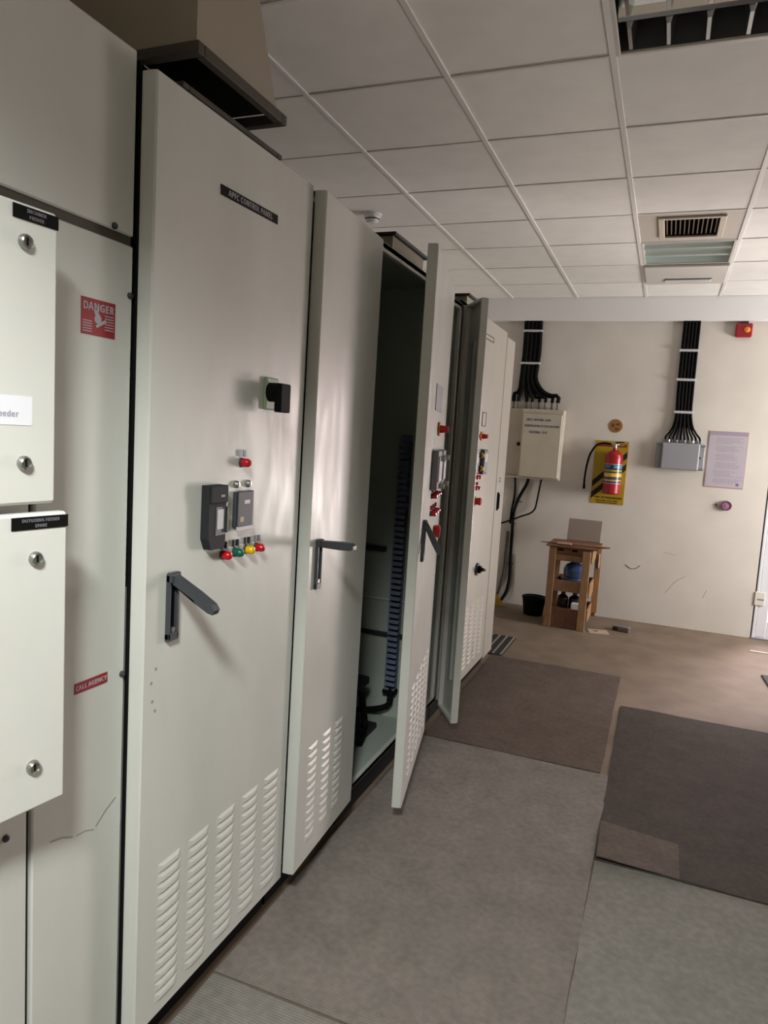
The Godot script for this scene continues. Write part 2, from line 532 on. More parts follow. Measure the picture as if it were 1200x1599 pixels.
func ceiling_vent() -> void:
	var x0 := GX + 1.2; var z1 := GZ - 2.4
	var t := thing("ceiling_vent", "ceiling vent with dark brown dusty fins in a cream frame", "vent", Vector3(x0 + 0.3, CH, z1 - 0.3))
	var f := MB.new(); f.use(mat(Color(0.74, 0.71, 0.67), 0.7))
	var ix0 := -0.14; var ix1 := 0.16; var iz0 := -0.17; var iz1 := 0.20
	f.box(Vector3(-0.296, 0, -0.296), Vector3(ix0, 0.012, 0.296), 0.002)
	f.box(Vector3(ix1, 0, -0.296), Vector3(0.296, 0.012, 0.296), 0.002)
	f.box(Vector3(ix0, 0, -0.296), Vector3(ix1, 0.012, iz0), 0.002)
	f.box(Vector3(ix0, 0, iz1), Vector3(ix1, 0.012, 0.296), 0.002)
	part("panel", f.done(), t)
	var r := MB.new(); r.use(mat(Color(0.75, 0.71, 0.65), 0.6))
	r.box(Vector3(ix0 - 0.035, -0.012, iz0 - 0.03), Vector3(ix0, 0.0, iz1 + 0.03), 0.003)
	r.box(Vector3(ix1, -0.012, iz0 - 0.03), Vector3(ix1 + 0.035, 0.0, iz1 + 0.03), 0.003)
	r.box(Vector3(ix0, -0.012, iz0 - 0.03), Vector3(ix1, 0.0, iz0), 0.003)
	r.box(Vector3(ix0, -0.012, iz1), Vector3(ix1, 0.0, iz1 + 0.03), 0.003)
	part("frame", r.done(), t)
	var d := MB.new(); d.use(mat(Color(0.10, 0.08, 0.06), 0.9)).box(Vector3(ix0, 0.09, iz0), Vector3(ix1, 0.10, iz1))
	for s in [[ix0, ix0 - 0.004], [ix1, ix1 + 0.004]]: d.box(Vector3(s[0], 0.0, iz0), Vector3(s[1], 0.1, iz1))
	for s in [[iz0, iz0 - 0.004], [iz1, iz1 + 0.004]]: d.box(Vector3(ix0, 0.0, s[0]), Vector3(ix1, 0.1, s[1]))
	part("neck", d.done(), t)
	var fm := mat(Color(0.42, 0.35, 0.27), 0.7)
	for k in 12:
		var x := ix0 + 0.0125 + 0.025 * k
		var w := MB.new(); w.use(fm).box(Vector3(x - 0.003, 0.004, iz0), Vector3(x + 0.003, 0.03, iz1))
		part("fin", w.done(), t)

func slot_diffuser() -> void:
	var x0 := GX + 1.2; var z1 := GZ - 3.6
	var t := thing("slot_diffuser", "white ceiling panel with a short silver slot beyond the far lamp", "vent", Vector3(x0 + 0.3, CH, z1 - 0.3))
	var f := MB.new(); f.use(mat(Color(0.80, 0.78, 0.76), 0.6)).box(Vector3(-0.285, -0.022, -0.29), Vector3(0.292, 0.0, 0.285), 0.004)
	part("panel", f.done(), t)
	var s := MB.new(); s.use(mat(Color(0.80, 0.80, 0.82), 0.2, 0.9))
	s.use(mat(Color(0.88, 0.88, 0.88), 0.3, 0.2)).box(Vector3(-0.14, -0.034, -0.19), Vector3(0.19, -0.022, -0.10), 0.004)
	part("slot_cover", s.done(), t)
	var d := MB.new(); d.use(dark).box(Vector3(-0.145, -0.026, -0.098), Vector3(0.195, -0.022, -0.085))
	part("slot_gap", d.done(), t)

func smoke_detector() -> void:
	var t := thing("smoke_detector", "small round white smoke detector on the ceiling above the cabinets", "smoke detector", Vector3(-1.85, CH, -4.24))
	var b := MB.new(); b.use(white).lathe(Vector3.ZERO, Vector3.DOWN, [Vector2(0.058, -0.002), Vector2(0.058, 0.012), Vector2(0.05, 0.016), Vector2(0.048, 0.03)], 24)
	part("base", b.done(), t)
	var c := MB.new(); c.use(white).lathe(Vector3.ZERO, Vector3.DOWN, [Vector2(0.044, 0.03), Vector2(0.04, 0.045), Vector2(0.025, 0.055), Vector2(0.0, 0.057)], 24)
	c.use(dark).lathe(Vector3.ZERO, Vector3.DOWN, [Vector2(0.0445, 0.031), Vector2(0.0435, 0.037)], 24)
	part("chamber", c.done(), t)

# ------------------------------------------------------------------ rubber mats
func stripes_normal() -> ImageTexture:
	var im := Image.create(16, 64, false, Image.FORMAT_RGB8)
	for y in 64:
		var v := 0.5 + 0.5 * sin(TAU * y / 16.0)
		for x in 16: im.set_pixel(x, y, Color(v, v, v))
	im.bump_map_to_normal_map(3.0)
	return ImageTexture.create_from_image(im)

func mat_slab(outline: Array, h: float, m: Material) -> ArrayMesh:
	# thin rubber sheet with a slightly wavy top, from a rectangle x0, z0, x1, z1
	var b := MB.new(); b.use(m)
	var x0: float = outline[0]; var z0: float = outline[1]; var x1: float = outline[2]; var z1: float = outline[3]
	var n := FastNoiseLite.new(); n.seed = int(absf(x0 * 100.0 + z0 * 37.0)); n.frequency = 1.1
	var nx := 14; var nz := 22
	var pt := func(i: int, j: int) -> Vector3:
		var x := lerpf(x0, x1, float(i) / nx); var z := lerpf(z0, z1, float(j) / nz)
		var w := 0.010 * maxf(0.0, n.get_noise_2d(x * 1.3, z))
		var e := 0.006 * n.get_noise_2d(x * 2.0 + 40.0, z * 2.0)
		if i == 0 or i == nx: x += e
		if j == 0 or j == nz: z += e
		return Vector3(x, h + w, z)
	var nrm := func(i: int, j: int) -> Vector3:
		var dx: Vector3 = pt.call(mini(i + 1, nx), j) - pt.call(maxi(i - 1, 0), j)
		var dz: Vector3 = pt.call(i, mini(j + 1, nz)) - pt.call(i, maxi(j - 1, 0))
		return dz.cross(dx).normalized()
	for i in nx:
		for j in nz:
			var a: Vector3 = pt.call(i, j); var c: Vector3 = pt.call(i + 1, j); var d: Vector3 = pt.call(i + 1, j + 1); var e: Vector3 = pt.call(i, j + 1)
			b.tri(a, c, d, nrm.call(i, j), nrm.call(i + 1, j), nrm.call(i + 1, j + 1))
			b.tri(a, d, e, nrm.call(i, j), nrm.call(i + 1, j + 1), nrm.call(i, j + 1))
	var mid := Vector3((x0 + x1) * 0.5, 0, (z0 + z1) * 0.5)
	for i in nx:
		for j in [0, nz]:
			var a: Vector3 = pt.call(i, j); var c: Vector3 = pt.call(i + 1, j)
			b.face(a, c, Vector3(c.x, 0.0005, c.z), Vector3(a.x, 0.0005, a.z), mid)
	for j in nz:
		for i in [0, nx]:
			var a: Vector3 = pt.call(i, j); var c: Vector3 = pt.call(i, j + 1)
			b.face(a, c, Vector3(c.x, 0.0005, c.z), Vector3(a.x, 0.0005, a.z), mid)
	return b.done()

func mat_material(lo: Color, hi: Color, seed_: int) -> StandardMaterial3D:
	var m := surf(lo.lerp(hi, 0.25), hi.lerp(lo, 0.25), 0.85, seed_, 0.011, Vector3(0.9, 0.9, 0.9))
	m.metallic_specular = 0.2
	m.detail_enabled = true
	m.detail_blend_mode = BaseMaterial3D.BLEND_MODE_MUL
	m.detail_albedo = noise_tex(seed_ + 3, 0.12, Color(0.86, 0.86, 0.86), Color(1.0, 1.0, 1.0), 256)
	m.heightmap_enabled = true
	m.heightmap_scale = 0.12
	var im := Image.create(8, 1024, false, Image.FORMAT_RGB8)
	for y in 1024:
		var v := 0.5 + 0.5 * sin(TAU * y / 8.0)
		for x in 8: im.set_pixel(x, y, Color(v, v, v))
	m.heightmap_texture = ImageTexture.create_from_image(im)
	return m

func build_mats() -> void:
	var grey := mat_material(Color(0.46, 0.435, 0.415), Color(0.58, 0.55, 0.525), 51)
	var brown := mat_material(Color(0.35, 0.31, 0.285), Color(0.45, 0.40, 0.37), 61)
	var dusk := mat_material(Color(0.27, 0.245, 0.23), Color(0.345, 0.315, 0.295), 66)
	var pale := mat_material(Color(0.50, 0.485, 0.46), Color(0.58, 0.56, 0.535), 71)
	solo("rubber_mat", mat_slab([-1.085, -3.535, -0.115, -1.648], 0.006, grey), "long grey ribbed rubber mat in front of the closed and the open cabinet", "mat", Vector3.ZERO, "rubber mats in the aisle")
	solo("rubber_mat", mat_slab([-1.07, -5.17, -0.155, -3.55], 0.005, brown), "brownish rubber mat farthest along the cabinets, before the striped mat", "mat", Vector3.ZERO, "rubber mats in the aisle")
	solo("rubber_mat", mat_slab([-0.115, -4.57, 1.1, -2.775], 0.007, dusk), "dark rubber mat to the right of the gap, with a torn corner flap", "mat", Vector3.ZERO, "rubber mats in the aisle")
	solo("rubber_mat", mat_slab([-0.112, -2.765, 1.1, -0.7], 0.005, pale), "pale grey rubber mat at the lower right of the picture", "mat", Vector3.ZERO, "rubber mats in the aisle")
	solo("rubber_mat", mat_slab([-1.085, -1.640, -0.115, -0.2], 0.005, pale), "grey rubber mat at the bottom edge beside the nearest cabinet door", "mat", Vector3.ZERO, "rubber mats in the aisle")
	# torn patch lying on the corner of the right mat: lifted near edge
	var fl := MB.new(); fl.use(brown)
	var a := Vector3(-0.112, 0.020, -3.06); var c := Vector3(0.195, 0.019, -3.015); var d := Vector3(0.195, 0.020, -2.765); var e := Vector3(-0.105, 0.034, -2.755)
	var th := Vector3(0, -0.005, 0)
	fl.face(a, c, d, e, Vector3(0, -1, -2.9)); fl.face(a + th, c + th, d + th, e + th, Vector3(0, 1, -2.9))
	for p in [[a, c], [c, d], [d, e], [e, a]]: fl.face(p[0], p[1], p[1] + th, p[0] + th, Vector3(0.04, 0.015, -2.9))
	solo("mat_patch", fl.done(), "small torn rubber patch curling up on the corner of the dark mat", "mat")
	# striped mat near the far cabinet
	var t := thing("striped_mat", "black doormat with pale stripes at the foot of the farthest cabinet", "mat", Vector3(-1.12, 0, -5.46))
	var sb := MB.new(); sb.use(mat(Color(0.10, 0.095, 0.095), 0.85)).box(Vector3(-0.17, 0.0, -0.28), Vector3(0.115, 0.008, 0.27), 0.002)
	part("backing", sb.done(), t)
	for k in 5:
		var s := MB.new(); s.use(mat(Color(0.50, 0.48, 0.46), 0.7)).box(Vector3(-0.145 + 0.06 * k, 0.008, -0.275), Vector3(-0.131 + 0.06 * k, 0.012, 0.265), 0.001)
		part("stripe", s.done(), t)
	# green mat by the door
	var g := MB.new(); g.use(mat(Color(0.03, 0.10, 0.07), 0.9)).prism([Vector2(0, 0), Vector2(0.62, 0.0), Vector2(0.62, 0.76), Vector2(0.05, 0.76)], Vector3(0.80, 0.0005, -5.80), Vector3.RIGHT, Vector3.BACK, Vector3(0, 0.008, 0))
	solo("door_mat", g.done(), "dark green mat whose corner shows at the right edge", "mat")

# ------------------------------------------------------------------ cabinets
func shell(z1: float, z0: float, y1: float, depth := 0.62) -> ArrayMesh:
	# open-fronted sheet metal carcass between z1 (near) and z0 (far), from the plinth to y1, local z relative to the middle
	var b := MB.new(); b.use(paint_in)
	var h := (z1 - z0) * 0.5
	var f := -0.003; var bk := -depth
	b.box(Vector3(bk, 0.12, -h), Vector3(bk + 0.02, y1, h))
	b.box(Vector3(bk, 0.12, -h), Vector3(f, 0.14, h))
	b.box(Vector3(bk, y1 - 0.02, -h), Vector3(f, y1, h))
	b.box(Vector3(bk, 0.12, h - 0.012), Vector3(f, y1, h))
	b.box(Vector3(bk, 0.12, -h), Vector3(f, y1, -h + 0.012))
	b.use(skin)
	b.box(Vector3(f - 0.02, 0.12, h - 0.025), Vector3(f, y1, h), 0.002)
	b.box(Vector3(f - 0.02, 0.12, -h), Vector3(f, y1, -h + 0.025), 0.002)
	b.box(Vector3(f - 0.02, y1 - 0.035, -h), Vector3(f, y1, h), 0.002)
	b.box(Vector3(f - 0.02, 0.12, -h), Vector3(f, 0.145, h), 0.002)
	return b.done()

func carcass(called: String, label: String, z1: float, z0: float, y1 := 2.33) -> Node3D:
	var t := thing(called, label, "cabinet", Vector3(DX - T, 0, (z1 + z0) * 0.5), "cabinets of the left row")
	part("body", shell(z1 - 0.002, z0 + 0.002, y1), t)
	var p := MB.new(); p.use(black).box(Vector3(-0.6, 0.0, -(z1 - z0) * 0.5 + 0.002), Vector3(-0.03, 0.12, (z1 - z0) * 0.5 - 0.002), 0.002)
	part("plinth", p.done(), t)
	return t

func door_pan(w: float, y0: float, y1: float, rim := true) -> ArrayMesh:
	# local: hinge line z = 0, free edge z = w, outer face x = T
	var b := MB.new(); b.use(skin)
	b.box(Vector3(T - 0.016, y0, 0), Vector3(T, y1, w), 0.004)
	if rim:
		b.box(Vector3(0, y0, w - 0.014), Vector3(T - 0.010, y1, w), 0.002)
		b.box(Vector3(0, y0, 0), Vector3(T - 0.010, y1, 0.014), 0.002)
		b.box(Vector3(0, y0, 0.014), Vector3(T - 0.010, y0 + 0.014, w - 0.014), 0.002)
		b.box(Vector3(0, y1 - 0.014, 0.014), Vector3(T - 0.010, y1, w - 0.014), 0.002)
	return b.done()

var louvre_cache := {}
func louvre(w: float) -> ArrayMesh:
	var key := [w, skin]
	if louvre_cache.has(key): return louvre_cache[key]
	var b := MB.new(); b.use(skin)
	var h := w * 0.5
	var c := Vector3(-0.02, 0, 0)
	# pressed hood: back edge on the door above, open lip below
	var tl := Vector3(0, 0.011, h); var tr := Vector3(0, 0.011, -h)
	var ml := Vector3(0.0038, 0.002, h - 0.018); var mr := Vector3(0.0038, 0.002, -h + 0.018)
	var bl := Vector3(0.0048, -0.008, h - 0.020); var br := Vector3(0.0048, -0.008, -h + 0.020)
	var el := Vector3(0, -0.009, h); var er := Vector3(0, -0.009, -h)
	b.face(tl, tr, mr, ml, c); b.face(ml, mr, br, bl, c)
	b.flat3(tl, ml, el, Vector3()); b.flat3(ml, bl, el, Vector3())
	b.flat3(tr, mr, er, Vector3()); b.flat3(mr, br, er, Vector3())
	b.use(midgrey); b.face(bl, br, er, el, Vector3(0, 0.02, 0))
	louvre_cache[key] = b.done()
	return louvre_cache[key]

func louvre_bank(door: Node3D, cols: Array, w: float, y_top: float, rows: int, pitch := 0.0285) -> void:
	for z in cols:
		for r in rows:
			part("louvre", louvre(w), door, Vector3(T, y_top - pitch * r, z))

func louvre_joined(door: Node3D, cols: Array, w: float, y_top: float, rows: int, pitch := 0.0285) -> void:
	var s := SurfaceTool.new(); s.begin(Mesh.PRIMITIVE_TRIANGLES)
	for z in cols:
		for r in rows:
			s.append_from(louvre(w), 0, Transform3D(Basis(), Vector3(T, y_top - pitch * r, z)))
	var am := ArrayMesh.new(); s.set_material(skin); s.commit(am)
	part("louvres", am, door).set_meta("kind", "stuff")

func nameplate(door: Node3D, y: float, z: float, w: float, h: float, lines: Array, tilt := 0.0) -> MeshInstance3D:
	var b := MB.new(); b.use(black).box(Vector3(0, -h * 0.5, -w * 0.5), Vector3(0.002, h * 0.5, w * 0.5), 0.0005)
	var o := part("nameplate", b.done(), door, Vector3(T, y, z), "black nameplate with pale lettering")
	o.rotation.x = tilt
	var n := lines.size()
	for k in n:
		letter(lines[k], h * (0.8 if n == 1 else 0.62), print_white, o, Vector3(0.0024, h * (0.22 if k == 0 else -0.24) if n > 1 else 0.0, 0), Vector3(0, PI / 2, 0))
	return o

func lamp_lens(door: Node3D, y: float, z: float, m: Material, tagm: Material, label: String) -> void:
	var b := MB.new(); b.use(darkgrey).cyl(Vector3(0, 0, 0), Vector3(0.006, 0, 0), 0.013, 16)
	b.use(m).lathe(Vector3(0.006, 0, 0), Vector3.RIGHT, [Vector2(0.0115, 0), Vector2(0.0115, 0.014), Vector2(0.009, 0.02), Vector2(0.0, 0.023)], 16)
	part("indicator_lamp", b.done(), door, Vector3(T, y, z), label)
	var c := MB.new(); c.use(tagm)
	for s in [-1.0, 1.0]: c.box(Vector3(0, 0.016, s * 0.010 - 0.003), Vector3(0.008, 0.034, s * 0.010 + 0.003), 0.001)
	c.box(Vector3(0, 0.018, -0.008), Vector3(0.002, 0.032, 0.008))
	part("lamp_tag", c.done(), door, Vector3(T, y, z))

func swing_handle(door: Node3D, y: float, z: float, lever: Vector3, h := 0.155) -> void:
	var b := MB.new(); b.use(darkgrey)
	b.box(Vector3(0, -h, -0.019), Vector3(0.012, 0.0, -0.011), 0.002)
	b.box(Vector3(0, -h, 0.011), Vector3(0.012, 0.0, 0.019), 0.002)
	b.box(Vector3(0, -0.02, -0.019), Vector3(0.016, 0.004, 0.019), 0.003)
	b.box(Vector3(0, -h - 0.004, -0.019), Vector3(0.012, -h + 0.016, 0.019), 0.002)
	b.use(black).box(Vector3(0, -h, -0.012), Vector3(0.003, 0, 0.012))
	b.use(steel).cyl(Vector3(0.003, -h + 0.022, 0), Vector3(0.011, -h + 0.022, 0), 0.007, 12)
	part("handle_base", b.done(), door, Vector3(T, y, z))
	# tapered lever pivoting on the top of the base
	var l := MB.new(); l.use(darkgrey)
	var len := lever.length()
	var d := lever / len
	var side := d.cross(Vector3.UP).normalized()
	var up := side.cross(d)
	l.prism([Vector2(-0.004, -0.010), Vector2(-0.004, 0.010), Vector2(len * 0.55, 0.012), Vector2(len * 0.9, 0.011), Vector2(len, 0.004), Vector2(len, -0.008), Vector2(len * 0.9, -0.012), Vector2(len * 0.62, -0.013), Vector2(len * 0.55, -0.008)], side * -0.011, d, up, side * 0.022)
	part("handle_lever", l.done(), door, Vector3(T + 0.010, y - 0.010, z))

func make_door(cab: Node3D, w: float, hinge_z: float, y0: float, y1: float, open := 0.0, x_off := 0.0) -> MeshInstance3D:
	var d := part("door", door_pan(w, y0, y1), cab, Vector3(x_off, 0, hinge_z - cab.position.z))
	d.rotation.y = open
	return d

func build_cabinets() -> void:
	cabinet_distribution()
	cabinet_first()
	cabinet_second()
	cabinet_open()
	cabinet_cable()
	skin = beige_paint
	cabinet_fifth()
	cabinet_last()
	skin = paint
	opposite_row()
	ducts()

func cabinet_distribution() -> void:
	# big board at the left edge with two feeder doors standing proud
	var zc := -0.62
	var t := thing("distribution_board", "wide pale grey distribution board filling the left edge, with a red danger sticker", "cabinet", Vector3(-1.118, 0, zc))
	var b := MB.new(); b.use(paint_in).box(Vector3(-0.6, 0.1, -1.243 - zc), Vector3(0.0, 2.345, 0.60))
	part("body", b.done(), t)
	var X := 0.03
	var defs := [["upper_panel", 1.978, 2.348, -1.245, 0.0], ["side_panel", 0.10, 1.958, -1.245, -0.996], ["lower_panel", 0.10, 1.958, -0.984, 0.0]]
	for d in defs:
		var p := MB.new(); p.use(paint).box(Vector3(0.0, d[1], d[3] - zc), Vector3(X, d[2], d[4] - zc), 0.003)
		part(d[0], p.done(), t)
	var rl := MB.new(); rl.use(rust).box(Vector3(0.0, 1.956, -1.243 - zc), Vector3(X - 0.006, 1.980, 0.0 - zc))
	rl.use(black).box(Vector3(0.0, 0.1, -0.997 - zc), Vector3(X - 0.012, 1.956, -0.983 - zc))
	part("joint_strip", rl.done(), t)
	var pl := MB.new(); pl.use(black).box(Vector3(-0.58, 0, -1.243 - zc), Vector3(-0.01, 0.1, 0.6))
	part("plinth", pl.done(), t)
	for s in [[1.985, -1.187], [1.856, -1.270], [1.03, -1.255], [0.80, -0.934]]:
		var k := MB.new(); k.use(dark).lathe(Vector3.ZERO, Vector3.RIGHT, [Vector2(0.007, 0), Vector2(0.007, 0.004), Vector2(0.004, 0.007), Vector2(0, 0.007)], 12)
		part("screw", k.done(), t, Vector3(X, s[0], minf(s[1], 0.0) - zc if s[1] > -1.24 else -1.236 - zc))
	# danger sticker
	var st := MB.new(); st.use(mat(Color(0.53, 0.06, 0.10), 0.5)).box(Vector3(0, -0.0355, -0.046), Vector3(0.001, 0.0355, 0.046))
	st.use(print_white)
	for k in 5: st.box(Vector3(0.001, -0.010 - 0.005 * k, 0.018), Vector3(0.0013, -0.008 - 0.005 * k, 0.042))
	for k in 6: st.box(Vector3(0.001, 0.006 - 0.0055 * k, -0.042), Vector3(0.0013, 0.008 - 0.0055 * k, -0.017))
	st.xf = Transform3D(Basis(Vector3.RIGHT, 0.5), Vector3(0.001, -0.006, 0.0))
	st.lathe(Vector3(0, 0.004, 0), Vector3.RIGHT, [Vector2(0.0095, 0.0), Vector2(0.0095, 0.0004), Vector2(0, 0.0004)], 12)
	st.box(Vector3(0, 0.002, -0.007), Vector3(0.0007, 0.022, 0.003))
	st.box(Vector3(0, -0.010, -0.018), Vector3(0.0010, -0.004, 0.012))
	var so := part("sticker", st.done(), t, Vector3(X, 1.795, -1.148 - zc), "red danger sticker with a white hand")
	letter("DANGER", 0.021, print_white, so, Vector3(0.0014, 0.020, 0), Vector3(0, PI / 2, 0))
	var s2 := MB.new(); s2.use(mat(Color(0.53, 0.09, 0.13), 0.5)).box(Vector3(0, -0.0115, -0.0465), Vector3(0.001, 0.0115, 0.0465))
	var s2o := part("sticker", s2.done(), t, Vector3(X, 1.037, -1.145 - zc), "narrow red strip sticker")
	letter("CALL AGENCY", 0.0135, print_white, s2o, Vector3(0.0014, 0, 0), Vector3(0, PI / 2, 0))
	# grime streak
	for s in [[0.735, -1.04, 0.715, -1.10], [0.712, -1.11, 0.70, -1.16], [0.705, -1.165, 0.745, -1.225]]:
		var q := MB.new(); q.use(mat(Color(0.60, 0.59, 0.56), 0.8)).tube([Vector3(X - 0.0035, s[0], s[1] - zc), Vector3(X - 0.0035, (s[0] + s[2]) * 0.5 + 0.004, (s[1] + s[3]) * 0.5 - zc), Vector3(X - 0.0035, s[2], s[3] - zc)], 0.0045, 6)
		part("scuff", q.done(), t)
	# two feeder doors on short boxes, each slightly ajar
	feeder("feeder_box", "upper pale feeder box with a white paper label, left edge of the picture", 1.443, 1.934, -0.45, -1.040, 0.51, 0.087, ["INCOMER", "FEEDER"], 0.085, [1.873, 1.514], true)
	feeder("feeder_box", "lower pale feeder box with two cylinder locks, below the paper-labelled box", 0.892, 1.428, -0.45, -1.058, 0.532, 0.139, ["OUTGOING FEEDER", "SPARE"], 0.107, [1.350, 0.975], false)

func feeder(called: String, label: String, y0: float, y1: float, hz: float, hx: float, w: float, ang: float, lines: Array, plate_w: float, locks: Array, labelled: bool) -> void:
	var t := thing(called, label, "electrical box", Vector3(-1.086, y0, hz), "feeder boxes on the board")
	var b := MB.new(); b.use(paint).box(Vector3(0.0, 0.012, -w + 0.03), Vector3(hx + 1.086 - 0.006, y1 - y0 - 0.012, 0.0), 0.003)
	b.use(black).box(Vector3(0.0, -0.010, -w + 0.09), Vector3(hx + 1.086 - 0.002, 0.012, -0.01))
	part("body", b.done(), t)
	var d := MB.new(); d.use(cream_door()).box(Vector3(-0.004, 0, -w), Vector3(0.020, y1 - y0, 0), 0.005)
	var door := part("door", d.done(), t, Vector3(hx + 1.086 - 0.02, 0, 0))
	door.rotation.y = -ang
	var np := MB.new(); np.use(black).box(Vector3(0, -0.011, -plate_w * 0.5), Vector3(0.002, 0.011, plate_w * 0.5), 0.0005)
	var po := part("nameplate", np.done(), door, Vector3(0.020, (y1 - y0) - 0.016, -w + plate_w * 0.5 + 0.001), "small black nameplate with pale lettering")
	for k in 2: letter(lines[k], 0.0078, print_dim, po, Vector3(0.0024, 0.0045 - 0.0095 * k, 0), Vector3(0, PI / 2, 0))
	for ly in locks:
		var c := MB.new(); c.use(steel).lathe(Vector3.ZERO, Vector3.RIGHT, [Vector2(0.0125, 0.0), Vector2(0.0125, 0.004), Vector2(0.011, 0.008), Vector2(0.009, 0.010), Vector2(0.0075, 0.007), Vector2(0.0, 0.007)], 20)
		c.use(black).box(Vector3(0.006, -0.006, -0.0016), Vector3(0.0078, 0.006, 0.0016))
		part("lock", c.done(), door, Vector3(0.020, ly - y0, -w + 0.064 + (0.002 if ly < 1.2 else 0.0)))
	if labelled:
		var p := MB.new(); p.use(paper).box(Vector3(0, -0.024, -0.066), Vector3(0.0008, 0.024, 0.066))
		var lb := part("paper_label", p.done(), door, Vector3(0.020, 1.601 - y0, -w + 0.048 + 0.066), "white paper label")
		letter("Feeder", 0.013, mat(Color(0.60, 0.59, 0.66), 0.8), lb, Vector3(0.001, -0.006, -0.018), Vector3(0, PI / 2, 0))

var _cd: StandardMaterial3D
func cream_door() -> StandardMaterial3D:
	if _cd == null: _cd = surf(Color(0.80, 0.797, 0.78), Color(0.83, 0.827, 0.81), 0.42, 81, 0.006, Vector3(0.6, 0.6, 0.6))
	return _cd

func cabinet_first() -> void:
	var t := carcass("control_cabinet", "tall grey cabinet with protection relay, four coloured lamps and wide louvres, nearest closed door", -1.25, -1.962)
	var hz := -1.955
	var gk := MB.new(); gk.use(black).box(Vector3(-0.006, 0.12, -1.2545 - t.position.z), Vector3(0.001, 2.33, -1.2495 - t.position.z))
	part("gasket", gk.done(), t)
	var d := make_door(t, 0.70, hz, 0.13, 2.315)
	louvre_bank(d, [-1.370 - hz, -1.489 - hz, -1.613 - hz, -1.737 - hz, -1.858 - hz], 0.090, 0.522, 13)
	nameplate(d, 2.155, -1.62 - hz, 0.265, 0.024, ["APFC CONTROL PANEL"], 0.02)
	swing_handle(d, 1.247, -1.345 - hz, Vector3(0.118, -0.062, 0.0))
	# rotary switch
	var e := MB.new(); e.use(mat(Color(0.55, 0.62, 0.50), 0.5)).box(Vector3(0, -0.044, -0.032), Vector3(0.012, 0.044, 0.032), 0.003)
	part("switch_plate", e.done(), d, Vector3(T, 1.690, -1.748 - hz), "greenish plate behind the rotary switch")
	var k := MB.new(); k.use(black).cyl(Vector3(0.012, 0.012, 0), Vector3(0.040, 0.012, 0), 0.026, 20)
	k.box(Vector3(0.038, -0.042, -0.030), Vector3(0.060, 0.036, 0.024), 0.003)
	part("rotary_knob", k.done(), d, Vector3(T, 1.682, -1.735 - hz))
	# protection relay
	var r := MB.new(); r.use(charcoal)
	r.prism([Vector2(-0.036, 0.080), Vector2(0.036, 0.080), Vector2(0.036, -0.052), Vector2(0.022, -0.080), Vector2(-0.030, -0.080), Vector2(-0.036, -0.072)], Vector3.ZERO, Vector3(0, 0, 1), Vector3.UP, Vector3(0.024, 0, 0))
	r.box(Vector3(0.024, 0.036, -0.036), Vector3(0.030, 0.080, 0.036), 0.002)
	r.use(mat(Color(0.33, 0.32, 0.34), 0.5)).box(Vector3(0.024, -0.045, -0.034), Vector3(0.0255, 0.026, 0.008))
	r.use(lightgrey).box(Vector3(0.0255, -0.030, -0.024), Vector3(0.027, 0.020, 0.004), 0.0005)
	r.use(dark).box(Vector3(0.024, -0.04, -0.036), Vector3(0.032, 0.026, -0.030), 0.001)
	r.use(print_white).box(Vector3(0.030, 0.051, -0.020), Vector3(0.0306, 0.057, -0.004))
	part("protection_relay", r.done(), d, Vector3(T, 1.368, -1.488 - hz), "dark grey protection relay with a small screen")
	# meter
	var m := MB.new(); m.use(darkgrey).box(Vector3(0, -0.047, -0.045), Vector3(0.010, 0.047, 0.045), 0.002)
	m.use(mat(Color(0.34, 0.335, 0.36), 0.5, 0.0, 0.3)).box(Vector3(0.010, -0.047, -0.034), Vector3(0.014, 0.046, 0.036), 0.001)
	m.use(lightgrey).box(Vector3(0.014, 0.014, -0.018), Vector3(0.0145, 0.024, 0.008))
	m.box(Vector3(0.010, -0.058, -0.044), Vector3(0.014, -0.046, 0.040), 0.001)
	m.use(mat(Color(0.62, 0.56, 0.36), 0.5)).box(Vector3(0.014, -0.034, 0.010), Vector3(0.0145, -0.020, 0.026))
	part("panel_meter", m.done(), d, Vector3(T, 1.378, -1.632 - hz), "grey panel meter beside the relay")
	for z in [-1.597, -1.653]:
		var s := MB.new(); s.use(steel).lathe(Vector3.ZERO, Vector3.RIGHT, [Vector2(0.010, 0), Vector2(0.010, 0.006), Vector2(0.006, 0.012), Vector2(0, 0.013)], 14)
		part("terminal_stud", s.done(), d, Vector3(T, 1.444, z - hz))
	lamp_lens(d, 1.501, -1.622 - hz, red, lightgrey, "red indicator lamp above the meter")
	var cols := [[red, "red"], [green, "green"], [yellow, "yellow"], [red, "red"]]
	for i in 4:
		lamp_lens(d, 1.263, [-1.549, -1.604, -1.660, -1.711][i] - hz, cols[i][0], dark if i < 3 else midgrey, cols[i][1] + " indicator lamp")
	for s in [[1.00, -1.285], [0.955, -1.29], [0.93, -1.30], [1.03, -1.30]]:   # small rust spots
		var q := MB.new(); q.use(mat(Color(0.60, 0.52, 0.42), 0.8)).lathe(Vector3.ZERO, Vector3.RIGHT, [Vector2(0.006, -0.001), Vector2(0.004, 0.0004), Vector2(0, 0.0005)], 8)
		part("rust_spot", q.done(), d, Vector3(T, s[0], s[1] - hz))

func cabinet_second() -> void:
	var t := carcass("control_cabinet", "narrower grey cabinet with its door slightly ajar and its handle pulled straight out", -1.97, -2.515)
	var hz := -2.512
	var w := 0.535
	var d := make_door(t, w, hz, 0.13, 2.31, 0.056)
	louvre_bank(d, [w - 0.115, w - 0.235, w - 0.350], 0.078, 0.528, 12)
	swing_handle(d, 1.246, w - 0.065, Vector3(0.125, 0.004, 0.018))

